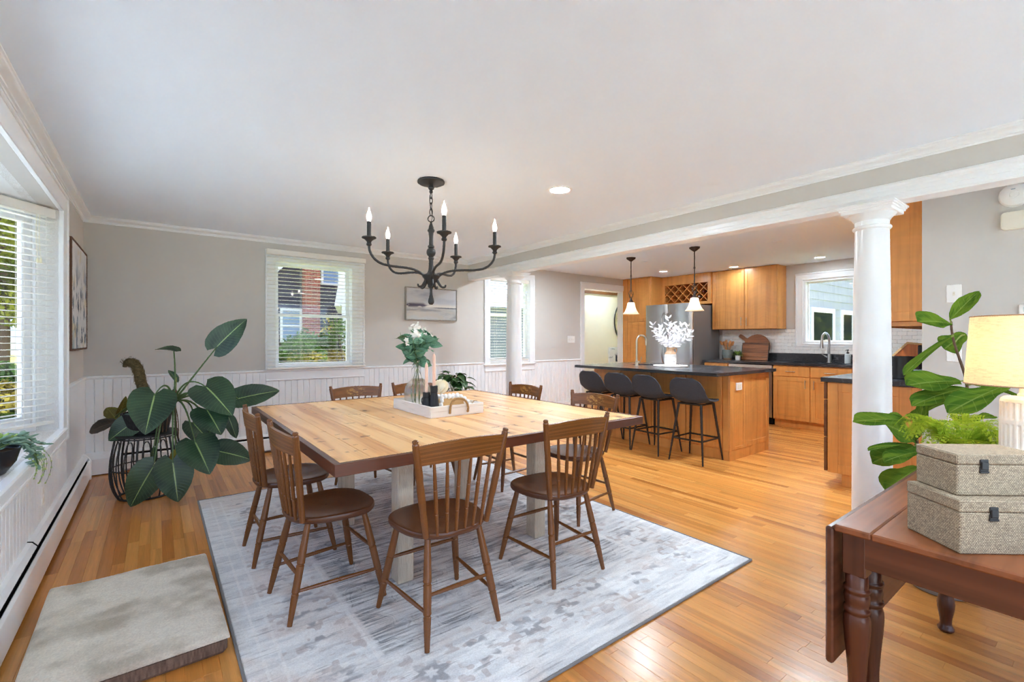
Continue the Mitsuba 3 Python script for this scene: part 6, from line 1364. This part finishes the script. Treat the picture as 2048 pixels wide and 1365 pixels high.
def f_marsh(p, n, uv):
    h = (p.z - 1.545) / .445; x = (p.x - 2.675) / .79
    sky = mix(S(196, 198, 202), S(150, 156, 168), smoothstep(.35, .8, fbm(p.x * 3, p.z * 9, 2, 4)) * smoothstep(.4, .9, h)); sky = mix(sky, S(222, 218, 210), smoothstep(.55, .42, h))
    land = mix(S(190, 190, 188), S(148, 149, 150), smoothstep(.4, .75, fbm(p.x * 4, p.z * 22, 6, 4))); land = mix(land, S(196, 184, 168), .4 * smoothstep(.55, .75, fbm(p.x * 5, p.z * 18, 9, 3)))
    hz = .40 + .02 * fbm(p.x * 4, 0, 0, 2); c = mix(land, sky, smoothstep(hz - .01, hz + .01, h))
    hill = smoothstep(.11, .0, dr.abs(h - .46) + .12 * smoothstep(.3, .5, x)) * smoothstep(.55, .35, x) * smoothstep(.35, .6, fbm(p.x * 8, p.z * 20, 4, 3)); c = mix(c, S(92, 88, 104), dr.clip(hill * 1.2, 0, 1))
    return mix(c, S(104, 106, 118), .8 * smoothstep(.028, .008, dr.abs(h - .395)) * smoothstep(.45, .65, x))
mat('marsh_canvas', proc(f_marsh), .8, spec=.1); mat('frame_grey', S(150, 146, 140), .5)
pb2 = thing('framed_painting', 'small grey marsh landscape painting in a grey frame on the back wall', 'picture')
x0, x1, z0, z1 = 2.672, 3.468, 1.542, 1.995
obj('frame', cat(cbox(x0, x0 + .012, BY - .045, BY - .001, z0, z1, .002), cbox(x1 - .012, x1, BY - .045, BY - .001, z0, z1, .002), cbox(x0, x1, BY - .045, BY - .001, z1 - .012, z1, .002), cbox(x0, x1, BY - .045, BY - .001, z0, z0 + .012, .002)), 'frame_grey', pb2, smooth=False)
obj('canvas', cbox(x0 + .013, x1 - .013, BY - .038, BY - .002, z0 + .013, z1 - .013, .002), 'marsh_canvas', pb2, smooth=False)
sw = thing('light_switch', 'white three-gang switch plate on the back wall beside the doorway', 'light switch')
obj('plate', cbox(5.715, 5.895, BY - .006, BY - .0002, 1.218, 1.338, .003), 'plastic_white', sw, smooth=False)
for i in range(3): obj('toggle', cat(cbox(5.755 + .05 * i - .006, 5.755 + .05 * i + .006, BY - .008, BY - .0055, 1.262, 1.292, .001), cbox(5.755 + .05 * i - .004, 5.755 + .05 * i + .004, BY - .017, BY - .007, 1.278, 1.288, .001)), 'plastic_cream', sw, smooth=False)
ol = thing('outlet', 'white wall outlet on the bead-board below the bay window', 'outlet')
obj('plate', cbox(LX + .0112, LX + .0165, 3.80, 3.872, .305, .425, .003), 'plastic_white', ol, smooth=False)
obj('socket', cat(cbox(LX + .016, LX + .019, 3.818, 3.854, .375, .408, .002), cbox(LX + .016, LX + .019, 3.818, 3.854, .322, .355, .002)), 'plastic_cream', ol, smooth=False)
# ---- the room beyond the doorway
rm = thing('round_mirror', 'round black-framed mirror on the cream wall beyond the doorway', 'mirror')
mc = V3([8.74, HY - .02, 1.686]); R_ = .53
obj('glass', mv(lathe([(0, 0), (R_, 0), (R_, .004), (0, .004)], 64), mc, rot=rotm([1, 0, 0], PI / 2)), 'mirror_glass', rm, smooth=False)
obj('frame', tube([(mc[0] + R_ * math.cos(a), mc[1] - .004, mc[2] + R_ * math.sin(a)) for a in np.linspace(0, 2 * PI, 81)[:-1]], .013, 8, closed=True), 'matte_black', rm)
scene['material_mirror_glass'] = {'type': 'conductor', 'material': 'Ag'}
hp = thing('wall_plaque', 'pale speckled canvas with a dark square low on the wall beyond the doorway', 'picture')
obj('canvas', cbox(8.03, 8.62, HY - .03, HY - .001, .745, 1.10, .003), 'speckled', hp, smooth=False)
obj('dark_square', cbox(8.235, 8.40, HY - .034, HY - .0295, .78, .92, .002), 'navy', hp, smooth=False)
mat('speckled', proc(lambda p, n, uv: mix(S(226, 230, 236), S(170, 178, 190), smoothstep(.62, .72, fbm(p.x * 16, p.y * 16, p.z * 16, 3)))), .7); mat('navy', S(42, 54, 78), .6)
cu = thing('curtain_rail', 'brown wooden rail high on the wall beyond the doorway', 'rail')
wobj('board', cbox(6.06, 10.6, HY - .06, HY - .001, 2.27, 2.33, .004), 'maple_dark', cu)
# ================================================================ outdoors
mat('lawn', proc(lambda p, n, uv: mix(S(116, 124, 46), S(176, 168, 84), fbm(p.x * .7, p.y * .7, 0, 3)) * (.7 + .6 * noise(p.x * 30, p.y * 30))), .9, spec=.1)
mat('patio', S(226, 226, 224), .8, spec=.2)
struct('floor_lawn', bx(-60, 60, -40, 70, -.5, -.35), 'lawn', label='green lawn outside the house')
struct('floor_drive', bx(-14, -1.35, -14, 9.3, -.349, -.30), 'patio', label='pale paved drive outside the bay window')
struct('floor_terrace', bx(-3, 9, -14, FY - .2, -.349, -.12), 'patio', label='pale paved terrace behind the room')
def foliage(c, r, n, size, seed, squash=1.0, flat=.3):
    g = np.random.default_rng(seed); d = g.normal(0, 1, (n, 3)); d /= np.linalg.norm(d, axis=1, keepdims=True)
    lump = .55 + .75 * meshkit.fbm(d * 2.2 + seed, 3); q = V3(c) + d * (r * lump * g.uniform(.45, 1, n) ** .5)[:, None] * [1, 1, squash]
    a = g.normal(0, 1, (n, 3)); a /= np.linalg.norm(a, axis=1, keepdims=True); b = np.cross(a, g.normal(0, 1, (n, 3))); b /= np.linalg.norm(b, axis=1, keepdims=True)
    s = size * g.uniform(.6, 1.3, n)[:, None]
    v = np.stack([q - a * s, q + b * s * .5, q + a * s, q - b * s * .5], 1).reshape(-1, 3); i = np.arange(n)[:, None] * 4
    return tm(v, np.vstack([i + [0, 1, 2], i + [0, 2, 3]]))
leafmat('tree_leaf', proc(lambda p, n, uv: mix(mix(S(176, 176, 60), S(84, 100, 34), noise(p.x * 3.1, p.y * 3.1, p.z * 3.1)), S(52, 60, 28), smoothstep(.5, .75, noise(p.x * 1.7, p.y * 1.7, p.z * 1.7 + 5)))), .6, .9)
leafmat('bush_leaf', proc(lambda p, n, uv: mix(mix(S(92, 116, 54), S(46, 70, 34), noise(p.x * 5, p.y * 5, p.z * 5)), S(190, 156, 70), .6 * smoothstep(.62, .75, noise(p.x * 1.6 + 4, p.y * 1.6, p.z * 2.5)))), .6, .8)
def tree(label, x, y, h, r, n, seed, size=.13, lo=None, name='tree', m_='tree_leaf'):
    t = thing(name, label, 'tree' if name == 'tree' else 'shrub')
    obj('trunk', tube(spline([(x, y, -.4), (x + .05 * r, y, .3 * h), (x - .04 * r, y + .1, .75 * h)], 12), np.linspace(.05 * r + .03, .02, 12), 8), 'bark', t)
    zc = h - r if lo is None else .5 * (h + lo)
    obj('foliage', foliage((x, y, zc), r, n, size, seed, 1.0 if lo is None else .5 * (h - lo) / r), m_, t, smooth=False)
tree('tall sunlit tree with yellow-green leaves outside the bay window', -2.35, 12.6, 6.2, 2.0, 26000, 1, .06, lo=1.3)
tree('tree standing farther back behind the sunlit tree outside the bay window', -4.8, 20, 8.5, 3.2, 20000, 2, .10, lo=1.0)
tree('tree at the right of the trees seen through the bay window', -.3, 21, 8.5, 3.0, 18000, 3, .10, lo=1.5)
tree('low shrub on the lawn seen through the bay window', -2.0, 10.6, .95, .75, 3000, 4, .07, lo=-.3, name='shrub', m_='bush_leaf')
# neighbour's dark house with the brick chimney
def f_navy(p, n, uv):
    r = p.z / .12; q = r - dr.floor(r); return mix(S(66, 64, 84), S(48, 46, 64), noise(p.x * 2, dr.floor(r), 3)) * (1 - .5 * smoothstep(.88, .97, q))
mat('navy_siding', proc(f_navy), .7, spec=.2)
def f_brick(p, n, uv):
    r = p.z / .076; row = dr.floor(r); q = r - row; s = (p.x + p.y) / .21 + .5 * row; c = s - dr.floor(s)
    mort = dr.maximum(smoothstep(.80, .88, q), smoothstep(.92, .96, c))
    return mix(mix(S(176, 92, 74), S(134, 62, 54), cell_rand(dr.floor(s) + 99, row + 99, 1)), S(196, 176, 164), mort)
mat('brick', proc(f_brick), .85, spec=.1)
mat('house_white', S(232, 234, 240), .6); mat('house_pane', S(120, 146, 186), .06, spec=.8)
nh = thing('neighbour_house', 'dark navy clapboard house seen through the wide window', 'house')
YH = 20.0
obj('wall', prism([(2.6, -.4), (9, -.4), (9, 6.5), (7.0, 7.2), (2.6, 2.75)], 'y', YH, YH + 6), 'navy_siding', nh, smooth=False)
obj('roof', prism([(2.1, 2.25), (2.1, 2.43), (7.0, 7.4), (7.0, 7.2)], 'y', YH - .35, YH + 6.2), 'house_white', nh, smooth=False)
def hwin(key, x0, x1, z0, z1, y, mull=True):
    w = .09; k = obj('window', cat(bx(x0, x0 + w, y - .06, y, z0, z1), bx(x1 - w, x1, y - .06, y, z0, z1), bx(x0, x1, y - .06, y, z1 - w, z1), bx(x0, x1, y - .06, y, z0, z0 + w), *([bx(x0, x1, y - .05, y, .5 * (z0 + z1) - .03, .5 * (z0 + z1) + .03)] if mull else [])), 'house_white', key, smooth=False)
    obj('pane', bx(x0 + w, x1 - w, y - .025, y - .002, z0 + w, z1 - w), 'house_pane', k, smooth=False)
hwin(nh, 3.84, 4.64, 1.15, 2.49, YH)
hwin(nh, 5.37, 6.14, 3.52, 4.75, YH)
CHX0, CHX1, WHX, WHZ = 4.65, 5.23, 4.66, 2.34
cm = thing('brick_chimney', 'red brick chimney on the dark neighbouring house', 'chimney')
obj('stack', cbox(CHX0, CHX1, YH - .45, YH - .001, -.4, 9, .01), 'brick', cm, smooth=False)
wh = thing('neighbour_house', 'white gabled house corner at the right of the wide window view', 'house')
def skew(m): v = np.array(m.vertices); v[:, 0] += .33 * (v[:, 1] - 15.0); return tm(v, m.faces)
obj('wall', skew(prism([(WHX, -.4), (WHX + 5, -.4), (WHX + 5, 5.2), (WHX + .42, 5.2), (WHX - .08, WHZ + .05), (WHX, WHZ)], 'y', 15.0, 19)), 'house_white', wh, smooth=False)
obj('roof', skew(prism([(WHX - .22, WHZ - .02), (WHX - .06, WHZ - .02), (WHX + .44, 5.2), (WHX + .28, 5.2)], 'y', 14.8, 19.2)), 'house_white', wh, smooth=False)
for x, y, h, r, s, l in ((2.95, 13.0, 1.45, .75, 11, 'yellowing bush outside the wide window, in front of the chimney'), (4.2, 13.6, 1.85, .8, 12, 'green bush outside the wide window, right of the chimney'), (3.55, 14.2, 1.6, .8, 13, 'middle green bush at the foot of the chimney outside'), (3.0, 10.5, .75, .9, 14, 'low green bush closest to the wide window')):
    tree(l, x, y, h, r, 3200, s, .055, lo=-.3, name='shrub', m_='bush_leaf')
sl_ = thing('string_lights', 'string of small warm garden lights outside the wide window', 'lights')
obj('wire', tube(spline([(2.2, 16, 2.65), (3.0, 16, 2.30), (3.7, 16, 2.55)], 14), .006, 4), 'matte_black', sl_)
mat('lamp_glow', S(255, 220, 170), .4)
for x, z in ((2.52, 2.40), (2.98, 2.24)):
    k = obj('bulb', ball(.05, (x, 16, z), 1), 'lamp_glow', sl_, smooth=True); scene[k]['emitter'] = emitter(.8, .45, .2)
# grey garage seen through the narrow window
gg = thing('garage', 'pale grey outbuilding with a low roof seen through the narrow window', 'building')
mat('grey_siding', proc(lambda p, n, uv: mix(S(150, 156, 172), S(128, 134, 150), noise(p.x * 2, dr.floor(p.z / .14), 3)) * (1 - .25 * smoothstep(.9, .97, p.z / .14 - dr.floor(p.z / .14)))), .7)
obj('wall', bx(6.5, 13, 12.0, 16, -.4, 2.30), 'grey_siding', gg, smooth=False)
obj('roof', prism([(11.6, 2.30), (11.6, 2.42), (14, 3.1), (14, 2.98)], 'x', 6.2, 13.3), 'house_white', gg, smooth=False)
obj('door', cat(bx(8.0, 8.12, 11.94, 12, -.4, 2.0), bx(9.1, 9.22, 11.94, 12, -.4, 2.0), bx(8.0, 9.22, 11.94, 12, 2.0, 2.1)), 'house_white', gg, smooth=False)
# the house's own blue wing outside the kitchen window
bw = thing('blue_wing', 'light blue shingled house wing seen through the kitchen window', 'building')
mat('blue_shingle', proc(lambda p, n, uv: mix(S(176, 178, 188), S(158, 162, 174), fbm(p.x * 30, p.z * 3, 2, 3))), .7)
WY = 4.6
obj('wall', bx(8.3, 17, WY, WY + .2, -.4, 4.6), 'blue_shingle', bw, smooth=False)
row = 0
for z in np.arange(-.2, 4.6, .205):
    obj('clapboard', prism([(WY - .022, z), (WY - .001, z), (WY - .001, z + .205), (WY - .006, z + .205)], 'x', 8.3, 17), 'blue_shingle', bw, smooth=False)
for x0, x1 in ((10.9, 12.35), (12.45, 13.95), (14.40, 15.35)):
    k = obj('window', cat(bx(x0, x0 + .14, WY - .05, WY, .5, 2.06), bx(x1 - .14, x1, WY - .05, WY, .5, 2.06), bx(x0, x1, WY - .05, WY, 1.94, 2.06), bx(x0, x1, WY - .05, WY, .5, .6)), 'house_white', bw, smooth=False)
    obj('pane', bx(x0 + .14, x1 - .14, WY - .035, WY - .0235, .6, 1.94), 'wing_pane', k, smooth=False)
scene['material_wing_pane'] = {'type': 'principled', 'base_color': {'type': 'rgb', 'value': S(28, 40, 40)}, 'roughness': .03, 'specular': .9, 'clearcoat': 1.0}
tree('tree in the yard mirrored in the blue wing windows', 20.0, 1.6, 4.5, 2.2, 9000, 21, .16, lo=.2)
tree('second tree in the yard mirrored in the blue wing windows', 25.0, .2, 5.5, 2.6, 9000, 22, .16, lo=.2)
